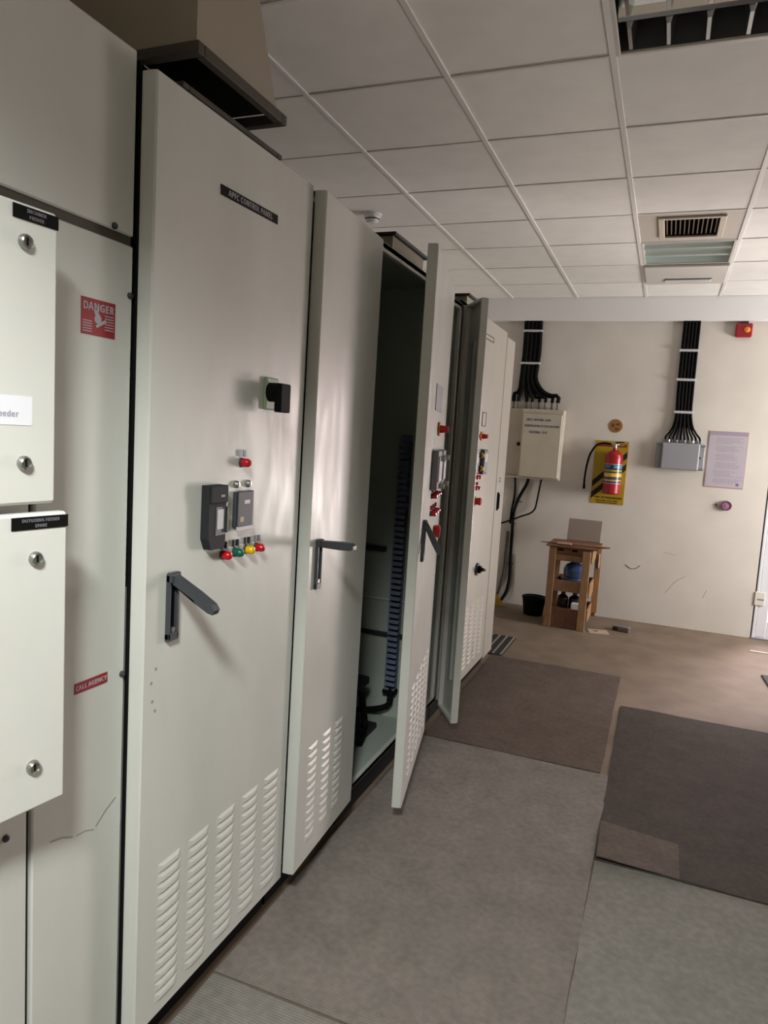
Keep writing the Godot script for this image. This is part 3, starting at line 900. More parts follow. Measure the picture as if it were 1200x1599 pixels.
func cabinet_open() -> void:
	var t := carcass("open_cabinet", "tall dark open cabinet with slotted wiring duct inside and a louvred door standing ajar", -2.52, -3.385, 2.33)
	var zc: float = t.position.z
	# side panel equipment: slotted wiring duct, rails, glands
	var sw := MB.new(); sw.use(mat(Color(0.42, 0.46, 0.55), 0.5))
	var n := 44
	sw.box(Vector3(-0.150, 0.29, -3.365 - zc), Vector3(-0.095, 1.60, -3.360 - zc))
	for k in n:
		var y := 0.29 + 0.0298 * k
		sw.box(Vector3(-0.150, y, -3.360 - zc), Vector3(-0.146, y + 0.018, -3.325 - zc))
		sw.box(Vector3(-0.099, y, -3.360 - zc), Vector3(-0.095, y + 0.018, -3.325 - zc))
		sw.box(Vector3(-0.150, y, -3.325 - zc), Vector3(-0.095, y + 0.018, -3.321 - zc))
	part("wiring_duct", sw.done(), t, Vector3.ZERO, "bluish slotted wiring duct")
	var pc := MB.new(); pc.use(rubber)
	var pts := []
	for k in 12:
		var a := k / 11.0
		pts.append(Vector3(-0.115 - 0.20 * smoothstep(0.35, 1.0, a), 0.31 - 0.15 * sin(a * PI * 0.5) , -3.335 - zc + 0.03 * a))
	pc.tube(pts, 0.016, 10)
	pc.box(Vector3(-0.158, 0.275, -3.365 - zc), Vector3(-0.088, 0.30, -3.318 - zc), 0.004)
	part("conduit", pc.done(), t, Vector3.ZERO, "black flexible conduit at the foot of the wiring duct")
	var rl := MB.new(); rl.use(dark)
	rl.box(Vector3(-0.45, 0.565, -3.373 - zc), Vector3(-0.02, 0.585, -3.350 - zc), 0.002)
	part("cross_rail", rl.done(), t)
	var rl2 := MB.new(); rl2.use(dark).box(Vector3(-0.45, 1.005, -3.373 - zc), Vector3(-0.20, 1.03, -3.345 - zc), 0.002)
	part("cross_rail", rl2.done(), t)
	var ac := MB.new(); ac.use(mat(Color(0.75, 0.78, 0.76), 0.3)).box(Vector3(-0.42, 0.752, -3.373 - zc), Vector3(-0.03, 0.760, -3.362 - zc), 0.001)
	part("shelf_edge", ac.done(), t, Vector3.ZERO, "pale edge of a small shelf on the side panel")
	var v := MB.new(); v.use(darkgrey).box(Vector3(-0.062, 0.25, -3.373 - zc), Vector3(-0.045, 1.55, -3.345 - zc), 0.002)
	part("upright_rail", v.done(), t)
	# mounting plate with contactors at the back
	var mp := MB.new(); mp.use(mat(Color(0.35, 0.36, 0.36), 0.5)).box(Vector3(-0.585, 0.25, -3.33 - zc), Vector3(-0.58, 2.2, -2.58 - zc))
	part("mounting_plate", mp.done(), t)
	for k in 6:
		var c := MB.new(); c.use(dark)
		var z := -2.68 - 0.11 * k
		c.box(Vector3(-0.58, 1.25, z - 0.04 - zc), Vector3(-0.47, 1.42, z + 0.04 - zc), 0.005)
		c.box(Vector3(-0.47, 1.28, z - 0.03 - zc), Vector3(-0.44, 1.39, z + 0.03 - zc), 0.005)
		part("contactor", c.done(), t)
	# transformer on the cabinet floor
	var tr := MB.new(); tr.use(mat(Color(0.10, 0.10, 0.10), 0.6))
	tr.box(Vector3(-0.42, 0.14, -3.20 - zc), Vector3(-0.13, 0.17, -2.90 - zc), 0.004)
	tr.box(Vector3(-0.38, 0.17, -3.17 - zc), Vector3(-0.17, 0.21, -2.93 - zc), 0.006)
	tr.box(Vector3(-0.38, 0.37, -3.17 - zc), Vector3(-0.17, 0.41, -2.93 - zc), 0.006)
	for k in 3: tr.cyl(Vector3(-0.275, 0.20, -2.97 - 0.08 * k - zc), Vector3(-0.275, 0.38, -2.97 - 0.08 * k - zc), 0.037, 16)
	part("transformer", tr.done(), t)
	var cb := MB.new(); cb.use(rubber)
	cb.tube([Vector3(-0.22, 0.36, -2.86 - zc), Vector3(-0.17, 0.40, -2.95 - zc), Vector3(-0.16, 0.36, -3.05 - zc), Vector3(-0.17, 0.24, -3.12 - zc), Vector3(-0.15, 0.16, -3.10 - zc), Vector3(-0.12, 0.155, -2.96 - zc)], 0.016, 8)
	part("cable", cb.done(), t)
	# door, hinged at its far edge and standing ajar
	var w := 0.81
	var d := make_door(t, w, -3.386, 0.10, 2.312, 0.203, 0.022)
	louvre_joined(d, [0.14, 0.27, 0.40, 0.53, 0.66], 0.095, 0.555, 14)
	var lb := MB.new(); lb.use(mat(Color(0.45, 0.45, 0.50), 0.5)).box(Vector3(0, -0.055, -0.13), Vector3(0.003, 0.055, 0.13), 0.001)
	part("label_plate", lb.done(), d, Vector3(T, 1.765, 0.42), "grey label plate")
	var sw2 := MB.new(); sw2.use(orange).box(Vector3(0, -0.03, -0.03), Vector3(0.008, 0.03, 0.03), 0.003)
	sw2.use(red).cyl(Vector3(0.008, 0, 0), Vector3(0.045, 0, 0), 0.018, 14, 0.014)
	part("isolator_switch", sw2.done(), d, Vector3(T, 1.635, 0.36), "orange and red isolator switch")
	for s in [[0.46, 0.16], [0.26, 0.14]]:
		var mm := MB.new(); mm.use(midgrey).box(Vector3(0, -0.085, -s[1] * 0.5), Vector3(0.028, 0.085, s[1] * 0.5), 0.004)
		mm.use(lightgrey).box(Vector3(0.028, -0.05, -s[1] * 0.4), Vector3(0.033, 0.06, s[1] * 0.4), 0.002)
		mm.use(steel).cyl(Vector3(0.028, -0.07, -0.03), Vector3(0.05, -0.07, -0.03), 0.012, 12)
		mm.cyl(Vector3(0.028, 0.05, 0.0), Vector3(0.05, 0.05, 0.0), 0.012, 12)
		part("panel_meter", mm.done(), d, Vector3(T, 1.458, s[0]), "grey panel meter in a clear cover")
	for r in [[1.345, 3], [1.268, 3]]:
		for k in r[1]: lamp_lens(d, r[0], 0.46 - 0.085 * k, red, red, "red indicator lamp")
	var pb := MB.new(); pb.use(red).cyl(Vector3(0, 0, 0), Vector3(0.03, 0, 0), 0.028, 16, 0.03, 0.004)
	part("push_button", pb.done(), d, Vector3(T, 1.165, 0.25), "red push button")
	swing_handle(d, 1.262, 0.70, Vector3(0.065, -0.12, -0.01), 0.16)

func cabinet_cable() -> void:
	var t := carcass("cable_cabinet", "narrow cable cabinet with its dark-backed door swung open, between the two meter doors", -3.392, -3.758, 2.31)
	var zc: float = t.position.z
	var ac := MB.new(); ac.use(glass(0.25)).box(Vector3(-0.22, 0.14, -3.60 - zc), Vector3(-0.214, 0.80, -3.41 - zc))
	part("clear_sheet", ac.done(), t, Vector3.ZERO, "clear acrylic sheet")
	var pk := MB.new(); pk.use(paint_in).box(Vector3(-0.02, 0.145, -3.47 - zc), Vector3(-0.004, 2.27, -3.42 - zc), 0.002)
	part("mask_strip", pk.done(), t)
	for k in 3:
		var bs := MB.new(); bs.use(dark).box(Vector3(-0.42 + 0.1 * k, 0.3, -3.74 - zc), Vector3(-0.38 + 0.1 * k, 2.1, -3.72 - zc), 0.002)
		part("busbar", bs.done(), t)
	var w := 0.252
	var d := make_door(t, w, -3.747, 0.10, 2.30, 0.58, 0.020)
	var st := MB.new(); st.use(paint_in).box(Vector3(T - 0.03, 0.3, w * 0.5 - 0.02), Vector3(T - 0.016, 2.1, w * 0.5 + 0.02), 0.002)
	part("stiffener", st.done(), d)

func rect_frame(door: Node3D, y: float, z: float, w: float, h: float) -> void:
	var b := MB.new(); b.use(rust)
	b.box(Vector3(0, h * 0.5 - 0.005, -w * 0.5), Vector3(0.003, h * 0.5, w * 0.5)); b.box(Vector3(0, -h * 0.5, -w * 0.5), Vector3(0.003, -h * 0.5 + 0.005, w * 0.5))
	b.box(Vector3(0, -h * 0.5, -w * 0.5), Vector3(0.003, h * 0.5, -w * 0.5 + 0.007)); b.box(Vector3(0, -h * 0.5, w * 0.5 - 0.007), Vector3(0.003, h * 0.5, w * 0.5))
	b.use(skin).box(Vector3(0, -h * 0.5 + 0.005, -w * 0.5 + 0.007), Vector3(0.0015, h * 0.5 - 0.005, w * 0.5 - 0.007))
	part("label_frame", b.done(), door, Vector3(T, y, z))

func cabinet_fifth() -> void:
	var t := carcass("control_cabinet", "far cabinet with two meters, red lamps and a black rotary knob low down", -3.762, -4.718, 2.33)
	var hz := -4.712
	var d := make_door(t, 0.94, hz, 0.12, 2.305)
	rect_frame(d, 2.20, -4.19 - hz, 0.30, 0.03)
	rect_frame(d, 1.722, -4.245 - hz, 0.095, 0.085)
	rect_frame(d, 1.722, -4.04 - hz, 0.095, 0.085)
	for z in [-4.21, -4.04]:
		var s := MB.new(); s.use(orange).box(Vector3(0, -0.026, -0.026), Vector3(0.008, 0.026, 0.026), 0.003)
		s.use(red).cyl(Vector3(0.008, 0, 0), Vector3(0.04, 0, 0), 0.016, 14, 0.012)
		part("isolator_switch", s.done(), d, Vector3(T, 1.62, z - hz), "orange and red isolator switch")
	for z in [-4.05, -4.275]:
		var m := MB.new(); m.use(darkgrey).box(Vector3(0, -0.075, -0.052), Vector3(0.022, 0.075, 0.052), 0.004)
		m.use(midgrey).box(Vector3(0.022, -0.062, -0.042), Vector3(0.026, 0.066, 0.042), 0.002)
		m.use(lightgrey).box(Vector3(0.026, 0.0, -0.032), Vector3(0.027, 0.05, 0.032))
		part("panel_meter", m.done(), d, Vector3(T, 1.466, z - hz), "grey panel meter")
	for y in [1.507, 1.428]:
		var m := MB.new(); m.use(dark).cyl(Vector3.ZERO, Vector3(0.02, 0, 0), 0.017, 14)
		m.use(yellow).cyl(Vector3(0.02, 0, 0), Vector3(0.034, 0, 0), 0.011, 14)
		part("selector_switch", m.done(), d, Vector3(T, y, -4.185 - hz), "black selector with a yellow tip")
	for y in [1.376, 1.311]:
		for k in 3: lamp_lens(d, y, -4.05 - 0.065 * k - hz, red, red, "red indicator lamp")
	var eb := MB.new(); eb.use(yellow).cyl(Vector3.ZERO, Vector3(0.008, 0, 0), 0.028, 18)
	eb.use(red).cyl(Vector3(0.008, 0, 0), Vector3(0.04, 0, 0), 0.020, 18, 0.024, 0.005)
	part("emergency_button", eb.done(), d, Vector3(T, 1.232, -4.17 - hz), "red mushroom button on a yellow ring")
	var kn := MB.new(); kn.use(darkgrey).cyl(Vector3.ZERO, Vector3(0.012, 0, 0), 0.040, 20)
	kn.use(black).cyl(Vector3(0.012, 0, 0), Vector3(0.03, 0, 0), 0.024, 18)
	kn.prism([Vector2(-0.035, -0.012), Vector2(-0.035, 0.012), Vector2(0.038, 0.005), Vector2(0.038, -0.005)], Vector3(0.03, 0, 0), Vector3(0, -0.2, -1).normalized(), Vector3(0, 1, -0.2).normalized(), Vector3(0.022, 0, 0))
	part("rotary_knob", kn.done(), d, Vector3(T, 0.79, -4.345 - hz), "black rotary knob low on the door")
	louvre_joined(d, [0.14, 0.27, 0.40, 0.53, 0.66, 0.79], 0.095, 0.56, 14)
	var sc := MB.new(); sc.use(mat(Color(0.35, 0.40, 0.48), 0.7))
	sc.tube([Vector3(-0.002, 0.04, 0.0), Vector3(-0.002, 0.015, -0.03), Vector3(-0.002, -0.03, 0.01)], 0.005, 5)
	part("scuff", sc.done(), d, Vector3(T, 0.265, -4.40 - hz))

func cabinet_last() -> void:
	var t := carcass("end_cabinet", "narrow pale end cabinet with a black recessed pull, last of the row", -4.722, -4.985, 2.30)
	var hz := -4.982
	var d := make_door(t, 0.257, hz, 0.10, 2.28)
	var b := MB.new(); b.use(black).box(Vector3(0, -0.062, -0.013), Vector3(0.010, 0.062, 0.013), 0.004)
	b.box(Vector3(0.010, -0.05, -0.007), Vector3(0.016, 0.05, 0.007), 0.002)
	part("pull", b.done(), d, Vector3(T, 1.19, -4.79 - hz))
	for s in [-0.01, 0.01]:
		var k := MB.new(); k.use(dark).cyl(Vector3.ZERO, Vector3(0.004, 0, 0), 0.006, 10)
		part("screw", k.done(), d, Vector3(T, 1.335 + s, -4.82 - hz))

func opposite_row() -> void:
	# the second row across the aisle, just outside the picture; it screens the aisle from the window
	var defs := [[-5.0, -3.6, "farthest grey cabinet of the row across the aisle"], [-3.6, -2.2, "middle grey cabinet of the row across the aisle"], [-2.2, -0.8, "grey cabinet across the aisle nearest the viewer"]]
	for d in defs:
		var w: float = d[1] - d[0]
		var t := thing("control_cabinet", d[2], "cabinet", Vector3(1.22, 0, (d[0] + d[1]) * 0.5), "cabinets across the aisle")
		var b := MB.new(); b.use(paint).box(Vector3(0.04, 0.12, -w * 0.5 + 0.002), Vector3(0.62, 2.33, w * 0.5 - 0.002), 0.004)
		part("body", b.done(), t)
		var p := MB.new(); p.use(black).box(Vector3(0.06, 0, -w * 0.5 + 0.002), Vector3(0.60, 0.12, w * 0.5 - 0.002))
		part("plinth", p.done(), t)
		for s in [-1.0, 1.0]:
			var dm := MB.new(); dm.use(paint).box(Vector3(0.0, 0.13, s * 0.004), Vector3(0.038, 2.31, s * (w * 0.5 - 0.006)), 0.004)
			var door := part("door", dm.done(), t)
			var h := MB.new(); h.use(darkgrey).box(Vector3(-0.014, 1.09, s * 0.05 - 0.019), Vector3(0.0, 1.25, s * 0.05 + 0.019), 0.003)
			part("handle", h.done(), door)

func open_frustum(m: Material, inner: Material, lo: Array, hi: Array, y0: float, y1: float) -> MB:
	# four sloping sheet walls; lo / hi: x0, z0, x1, z1
	var b := MB.new()
	var p := [Vector3(lo[0], y0, lo[1]), Vector3(lo[2], y0, lo[1]), Vector3(lo[2], y0, lo[3]), Vector3(lo[0], y0, lo[3])]
	var q := [Vector3(hi[0], y1, hi[1]), Vector3(hi[2], y1, hi[1]), Vector3(hi[2], y1, hi[3]), Vector3(hi[0], y1, hi[3])]
	var mid := Vector3((lo[0] + lo[2]) * 0.5, (y0 + y1) * 0.5, (lo[1] + lo[3]) * 0.5)
	for k in 4:
		var j := (k + 1) % 4
		b.use(m).face(p[k], p[j], q[j], q[k], mid)
		var far: Vector3 = mid + ((p[k] + p[j]) * 0.5 - mid) * 10.0
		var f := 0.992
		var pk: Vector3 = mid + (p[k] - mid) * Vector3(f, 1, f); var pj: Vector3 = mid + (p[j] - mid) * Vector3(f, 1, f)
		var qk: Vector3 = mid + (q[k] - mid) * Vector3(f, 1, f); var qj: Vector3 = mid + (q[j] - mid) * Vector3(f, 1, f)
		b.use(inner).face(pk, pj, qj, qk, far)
	return b

func flange(b: MB, m: Material, r: Array, y0: float, y1: float, w: float) -> void:
	b.use(m)
	b.box(Vector3(r[0] - w, y0, r[1] - w), Vector3(r[2] + w, y1, r[1] + 0.004), 0.002)
	b.box(Vector3(r[0] - w, y0, r[3] - 0.004), Vector3(r[2] + w, y1, r[3] + w), 0.002)
	b.box(Vector3(r[0] - w, y0, r[1] + 0.004), Vector3(r[0] + 0.004, y1, r[3] - 0.004), 0.002)
	b.box(Vector3(r[2] - 0.004, y0, r[1] + 0.004), Vector3(r[2] + w, y1, r[3] - 0.004), 0.002)

func ducts() -> void:
	var t := thing("exhaust_duct", "grey sheet metal exhaust hood hanging from the ceiling above the nearest cabinet", "duct", Vector3(-1.3, 2.408, -1.57))
	var o: Vector3 = t.position
	var lo := [-1.52 - o.x, -1.755 - o.z, -1.062 - o.x, -1.402 - o.z]
	var hi := [-1.46 - o.x, -1.51 - o.z, -1.062 - o.x, -1.402 - o.z]
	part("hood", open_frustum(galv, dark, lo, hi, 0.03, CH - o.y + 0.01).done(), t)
	var f := MB.new(); flange(f, rust, lo, 0.0, 0.026, 0.02)
	part("flange", f.done(), t)
	# collars on the cabinet tops
	var spots := [[-1.40, -1.80, -1.098, "flat rusty duct collar on the nearest cabinet top, under the hood", 0.022], [-2.80, -3.19, -1.125, "pale duct collar with a dark rim on top of the open cabinet", 0.085], [-4.02, -4.36, -1.14, "small duct collar with a dark rim, farthest of the three along the cabinet tops", 0.085]]
	for s in spots:
		var z: float = (s[0] + s[1]) * 0.5
		var c := thing("duct_collar", s[3], "duct", Vector3(-1.3, 2.33, z), "duct collars on the cabinet tops")
		var r := [-1.50 + 1.3, s[1] - z, s[2] + 1.3, s[0] - z]
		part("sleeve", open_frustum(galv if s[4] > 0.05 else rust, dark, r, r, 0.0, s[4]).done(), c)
		var fl := MB.new(); flange(fl, rust if s[4] < 0.05 else mat(Color(0.10, 0.085, 0.085), 0.6), r, s[4] - 0.012, s[4], 0.02)
		part("rim", fl.done(), c)

# ------------------------------------------------------------------ things on the far wall
func smooth_path(ctrl: Array, n: int) -> Array:
	var c := Curve3D.new()
	for i in ctrl.size():
		var p: Vector3 = ctrl[i]
		var a: Vector3 = ctrl[maxi(i - 1, 0)]
		var b: Vector3 = ctrl[mini(i + 1, ctrl.size() - 1)]
		var d := (b - a) * 0.18
		c.add_point(p, -d, d)
	var out := []
	var L := c.get_baked_length()
	for k in n + 1: out.append(c.sample_baked(L * k / n, true))
	return out

func build_wall_things() -> void:
	cable_bundles(); wall_boxes(); extinguisher(); wall_small(); loose_cables()

func cable_bundles() -> void:
	var tie := mat(Color(0.72, 0.72, 0.73), 0.4)
	# left bundle fans out over the distribution box
	var t := thing("cable_bundle", "black cable bundle that fans out above the box with handwriting", "cable", Vector3(-1.29, 1.92, FZ), "cable bundles on the far wall")
	var o: Vector3 = t.position
	var gl := [-1.425, -1.375, -1.30, -1.245, -1.18, -1.12, -1.06, -1.005]
	for i in 8:
		var xt := -1.366 + 0.0195 * i
		var xm := -1.363 + 0.0205 * i
		var low := 2.06 - 0.03 * (1.0 - absf(i - 4.0) / 4.0)
		var zf := FZ + 0.028 + 0.012 * (i % 2)
		var ctrl := [Vector3(xt, 2.78, zf), Vector3(xm, 2.45, zf), Vector3(xm - 0.01, 2.2, zf), Vector3(lerpf(xm, gl[i], 0.25), 2.10, zf + 0.008), Vector3(lerpf(xm, gl[i], 0.65), low, zf + 0.016), Vector3(gl[i], low - 0.005, zf + 0.02), Vector3(gl[i], 1.985, zf + 0.02)]
		var pts := []
		for p in smooth_path(ctrl, 22): pts.append(p - o)
		var b := MB.new(); b.use(rubber).tube(pts, 0.0165 if i not in [0, 1, 7] else 0.019, 8)
		part("cable", b.done(), t)
		var g := MB.new(); g.use(mat(Color(0.42, 0.39, 0.35), 0.5)).cyl(Vector3(gl[i], 1.99, zf + 0.02) - o, Vector3(gl[i], 1.925, zf + 0.02) - o, 0.009, 10)
		g.lathe(Vector3(gl[i], 1.935, zf + 0.02) - o, Vector3.DOWN, [Vector2(0.009, 0), Vector2(0.015, 0.002), Vector2(0.015, 0.012), Vector2(0.012, 0.015)], 6)
		part("gland", g.done(), t)
	for y in [2.652, 2.350]:
		var b := MB.new(); b.use(tie).box(Vector3(-1.392, y - 0.011, FZ + 0.0) - o, Vector3(-1.205, y + 0.011, FZ + 0.062) - o, 0.006)
		part("cable_tie", b.done(), t)
	# right bundle drops into the grey junction box
	var t2 := thing("cable_bundle", "black cable bundle dropping into the grey junction box", "cable", Vector3(0.1, 1.68, FZ), "cable bundles on the far wall")
	o = t2.position
	for i in 10:
		var f := i / 9.0
		var x := lerpf(0.026, 0.150, f)
		var xg := lerpf(-0.035, 0.262, f)
		var zf := FZ + 0.03 + 0.012 * (i % 2)
		var ctrl := [Vector3(x + 0.004, 2.78, zf), Vector3(x + 0.004, 2.4, zf), Vector3(x + 0.006, 2.1, zf), Vector3(x + 0.012, 1.92, zf), Vector3(lerpf(x, xg, 0.3) + 0.010, 1.80, zf + 0.004), Vector3(lerpf(x, xg, 0.85), 1.735, zf + 0.01), Vector3(xg, 1.70, zf + 0.012), Vector3(xg, 1.682, zf + 0.012)]
		var pts := []
		for p in smooth_path(ctrl, 22): pts.append(p - o)
		var b := MB.new(); b.use(rubber).tube(pts, 0.0095, 8)
		part("cable", b.done(), t2)
		var g := MB.new(); g.use(steel if i % 3 == 1 else midgrey).lathe(Vector3(xg, 1.705, zf + 0.012) - o, Vector3.DOWN, [Vector2(0.010, 0), Vector2(0.013, 0.002), Vector2(0.013, 0.020), Vector2(0.010, 0.027)], 8)
		part("gland", g.done(), t2)
	for y in [2.490, 2.235, 1.950]:
		var b := MB.new(); b.use(tie).box(Vector3(0.006 + (0.008 if y < 2.0 else 0.0), y - 0.011, FZ) - o, Vector3(0.172 + (0.008 if y < 2.0 else 0.0), y + 0.011, FZ + 0.062) - o, 0.006)
		part("cable_tie", b.done(), t2)

func wall_boxes() -> void:
	var beige := surf(Color(0.70, 0.665, 0.60), Color(0.73, 0.695, 0.63), 0.5, 91, 0.01, Vector3(1, 1, 1))
	var t := thing("distribution_box", "beige wall-mounted distribution box with three blue handwritten lines on its door", "electrical box", Vector3(-1.195, 1.26, FZ))
	var o: Vector3 = t.position
	var b := MB.new(); b.use(beige).box(Vector3(-1.462, 1.262, FZ) - o, Vector3(-1.315, 1.918, FZ + 0.075) - o, 0.004)
	b.box(Vector3(-1.315, 1.262, FZ) - o, Vector3(-0.925, 1.918, FZ + 0.13) - o, 0.006)
	b.box(Vector3(-1.465, 1.258, FZ) - o, Vector3(-0.922, 1.272, FZ + 0.135) - o, 0.003)
	part("body", b.done(), t)
	var d := MB.new(); d.use(beige).box(Vector3(-1.300, 1.275, FZ + 0.13) - o, Vector3(-0.935, 1.872, FZ + 0.165) - o, 0.006)
	var door := part("door", d.done(), t)
	letter("MCC ROOM  LDB", 0.0285, ink, door, Vector3(-1.150, 1.815, FZ + 0.166) - o)
	letter("EMERGENCY LTG ROOM", 0.0285, ink, door, Vector3(-1.118, 1.758, FZ + 0.166) - o)
	letter("FACING  DTC", 0.0285, ink, door, Vector3(-1.145, 1.700, FZ + 0.166) - o)
	var l := MB.new(); l.use(black).box(Vector3(-1.352, 1.565, FZ + 0.075) - o, Vector3(-1.318, 1.597, FZ + 0.10) - o, 0.004)
	part("lock", l.done(), t)
	var g := thing("junction_box", "light grey plastic junction box under the right cable bundle", "electrical box", Vector3(0.11, 1.44, FZ))
	o = g.position
	var grey := mat(Color(0.55, 0.55, 0.57), 0.5)
	var gb := MB.new(); gb.use(grey).box(Vector3(-0.095, 1.443, FZ) - o, Vector3(0.305, 1.672, FZ + 0.06) - o, 0.006)
	part("body", gb.done(), g)
	var gl := MB.new(); gl.use(grey).box(Vector3(-0.050, 1.440, FZ + 0.06) - o, Vector3(0.262, 1.676, FZ + 0.095) - o, 0.010)
	part("lid", gl.done(), g)
	for p in [[-0.075, 1.455], [0.283, 1.455], [-0.075, 1.660], [0.283, 1.660]]:
		var e := MB.new(); e.use(midgrey).box(Vector3(p[0] - 0.024, p[1] - 0.010, FZ + 0.058) - o, Vector3(p[0] + 0.024, p[1] + 0.010, FZ + 0.075) - o, 0.004)
		part("fixing_lug", e.done(), g)
	var k := MB.new(); k.use(dark).cyl(Vector3(0.268, 1.555, FZ + 0.06) - o, Vector3(0.268, 1.555, FZ + 0.07) - o, 0.010, 12)
	part("screw", k.done(), g)

func label_texture() -> ImageTexture:
	var im := Image.create(128, 128, false, Image.FORMAT_RGB8)
	im.fill(Color(0.60, 0.05, 0.10))
	im.fill_rect(Rect2i(0, 24, 128, 82), Color(0.78, 0.74, 0.74))
	im.fill_rect(Rect2i(30, 26, 70, 22), Color(0.10, 0.12, 0.16))
	im.fill_rect(Rect2i(38, 29, 22, 10), Color(0.20, 0.45, 0.60))
	im.fill_rect(Rect2i(66, 28, 26, 14), Color(0.25, 0.52, 0.66))
	im.fill_rect(Rect2i(26, 49, 78, 7), Color(0.62, 0.54, 0.16))
	im.fill_rect(Rect2i(26, 56, 78, 6), Color(0.20, 0.16, 0.18))
	im.fill_rect(Rect2i(22, 63, 82, 13), Color(0.85, 0.70, 0.10))
	im.fill_rect(Rect2i(22, 77, 80, 13), Color(0.28, 0.22, 0.34))
	im.fill_rect(Rect2i(40, 91, 60, 4), Color(0.80, 0.66, 0.15))
	im.fill_rect(Rect2i(30, 95, 66, 9), Color(0.25, 0.20, 0.32))
	return ImageTexture.create_from_image(im)

func extinguisher() -> void:
	var ym := surf(Color(0.62, 0.50, 0.04), Color(0.68, 0.56, 0.07), 0.45, 95, 0.01, Vector3(1, 1, 1))
	var t := thing("extinguisher_board", "yellow backboard with black diagonal stripes behind the fire extinguisher", "sign", Vector3(-0.486, 1.07, FZ))
	var o: Vector3 = t.position
	var b := MB.new(); b.use(ym).box(Vector3(-0.635, 1.072, FZ) - o, Vector3(-0.337, 1.66, FZ + 0.006) - o, 0.001)
	b.use(print_black)
	for s in [[1.225, 0], [1.115, 0]]:   # two stripes rising to the right
		b.prism([Vector2(-0.632, s[0]), Vector2(-0.342, s[0] + 0.285), Vector2(-0.342, s[0] + 0.345), Vector2(-0.632, s[0] + 0.06)], Vector3(0, 0, FZ + 0.006) - o, Vector3.RIGHT, Vector3.UP, Vector3(0, 0, 0.0008))
	b.use(mat(Color(0.45, 0.12, 0.06), 0.6)).box(Vector3(-0.615, 1.606, FZ + 0.006) - o, Vector3(-0.355, 1.634, FZ + 0.0068) - o)
	var bo := part("board", b.done(), t)
	letter("FIRE EXTINGUISHER", 0.026, print_black, bo, Vector3(-0.478, 1.132, FZ + 0.007) - o)
	letter("KEEP CLEAR   AT ALL TIMES", 0.016, print_black, bo, Vector3(-0.486, 1.105, FZ + 0.007) - o)
	letter("USE IN CASE OF FIRE ONLY", 0.015, print_black, bo, Vector3(-0.486, 1.086, FZ + 0.007) - o)
	var cx := -0.449; var cz := FZ + 0.098
	var e := thing("fire_extinguisher", "red fire extinguisher with a banded label and black hose on the yellow board", "fire extinguisher", Vector3(cx, 1.175, cz))
	var lm := mat(Color.WHITE, 0.3)
	lm.albedo_texture = label_texture()
	var c := MB.new(); c.use(mat(Color(0.60, 0.05, 0.10), 0.3))
	c.lathe(Vector3.ZERO, Vector3.UP, [Vector2(0.0, 0.0), Vector2(0.068, 0.0), Vector2(0.078, 0.012), Vector2(0.078, 0.05)], 28)
	c.lathe(Vector3.ZERO, Vector3.UP, [Vector2(0.078, 0.33), Vector2(0.074, 0.36), Vector2(0.055, 0.385), Vector2(0.03, 0.40), Vector2(0.02, 0.405), Vector2(0.02, 0.425)], 28)
	c.use(lm)
	var seg := 28
	for k in seg:   # labelled middle, label facing the room
		var t0 := TAU * k / seg; var t1 := TAU * (k + 1) / seg
		var r0 := Vector3(sin(t0), 0, cos(t0)); var r1 := Vector3(sin(t1), 0, cos(t1))
		var u0 := fposmod(0.5 + float(k) / seg, 1.0); var u1 := u0 + 1.0 / seg
		var p0 := r0 * 0.0782 + Vector3(0, 0.05, 0); var p1 := r1 * 0.0782 + Vector3(0, 0.05, 0)
		var h := Vector3(0, 0.28, 0)
		c.tri(p0, p1, p1 + h, r0, r1, r1, Vector2(u0, 1), Vector2(u1, 1), Vector2(u1, 0))
		c.tri(p0, p1 + h, p0 + h, r0, r1, r0, Vector2(u0, 1), Vector2(u1, 0), Vector2(u0, 0))
	part("cylinder", c.done(), e)
	var v := MB.new(); v.use(steel).cyl(Vector3(0, 0.42, 0), Vector3(0, 0.455, 0), 0.018, 14)
	v.box(Vector3(-0.035, 0.445, -0.012), Vector3(0.03, 0.465, 0.012), 0.004)
	part("valve", v.done(), e)
	var hd := MB.new(); hd.use(black).prism([Vector2(0.0, 0.0), Vector2(0.075, 0.012), Vector2(0.075, 0.022), Vector2(0.0, 0.014)], Vector3(0.0, 0.463, -0.010), Vector3.RIGHT, Vector3.UP, Vector3(0, 0, 0.02))
	hd.use(steel).prism([Vector2(0.0, 0.0), Vector2(0.07, -0.004), Vector2(0.07, 0.004), Vector2(0.0, 0.010)], Vector3(0.01, 0.447, -0.009), Vector3.RIGHT, Vector3.UP, Vector3(0, 0, 0.018))
	part("lever", hd.done(), e)
	var ho := MB.new(); ho.use(rubber)
	var hp := smooth_path([Vector3(-0.03, 0.455, 0.0), Vector3(-0.10, 0.462, -0.01), Vector3(-0.165, 0.44, -0.02), Vector3(-0.215, 0.36, -0.03), Vector3(-0.240, 0.25, -0.04), Vector3(-0.250, 0.13, -0.05), Vector3(-0.250, 0.06, -0.055)], 30)
	ho.tube(hp, 0.0095, 9)
	ho.cyl(Vector3(-0.250, 0.065, -0.055), Vector3(-0.249, 0.025, -0.055), 0.012, 12)
	part("hose", ho.done(), e)
	var br := MB.new(); br.use(black).box(Vector3(-0.074, 0.30, -0.092 + 0.007), Vector3(0.074, 0.312, -0.02), 0.002)
	part("bracket", br.done(), e)

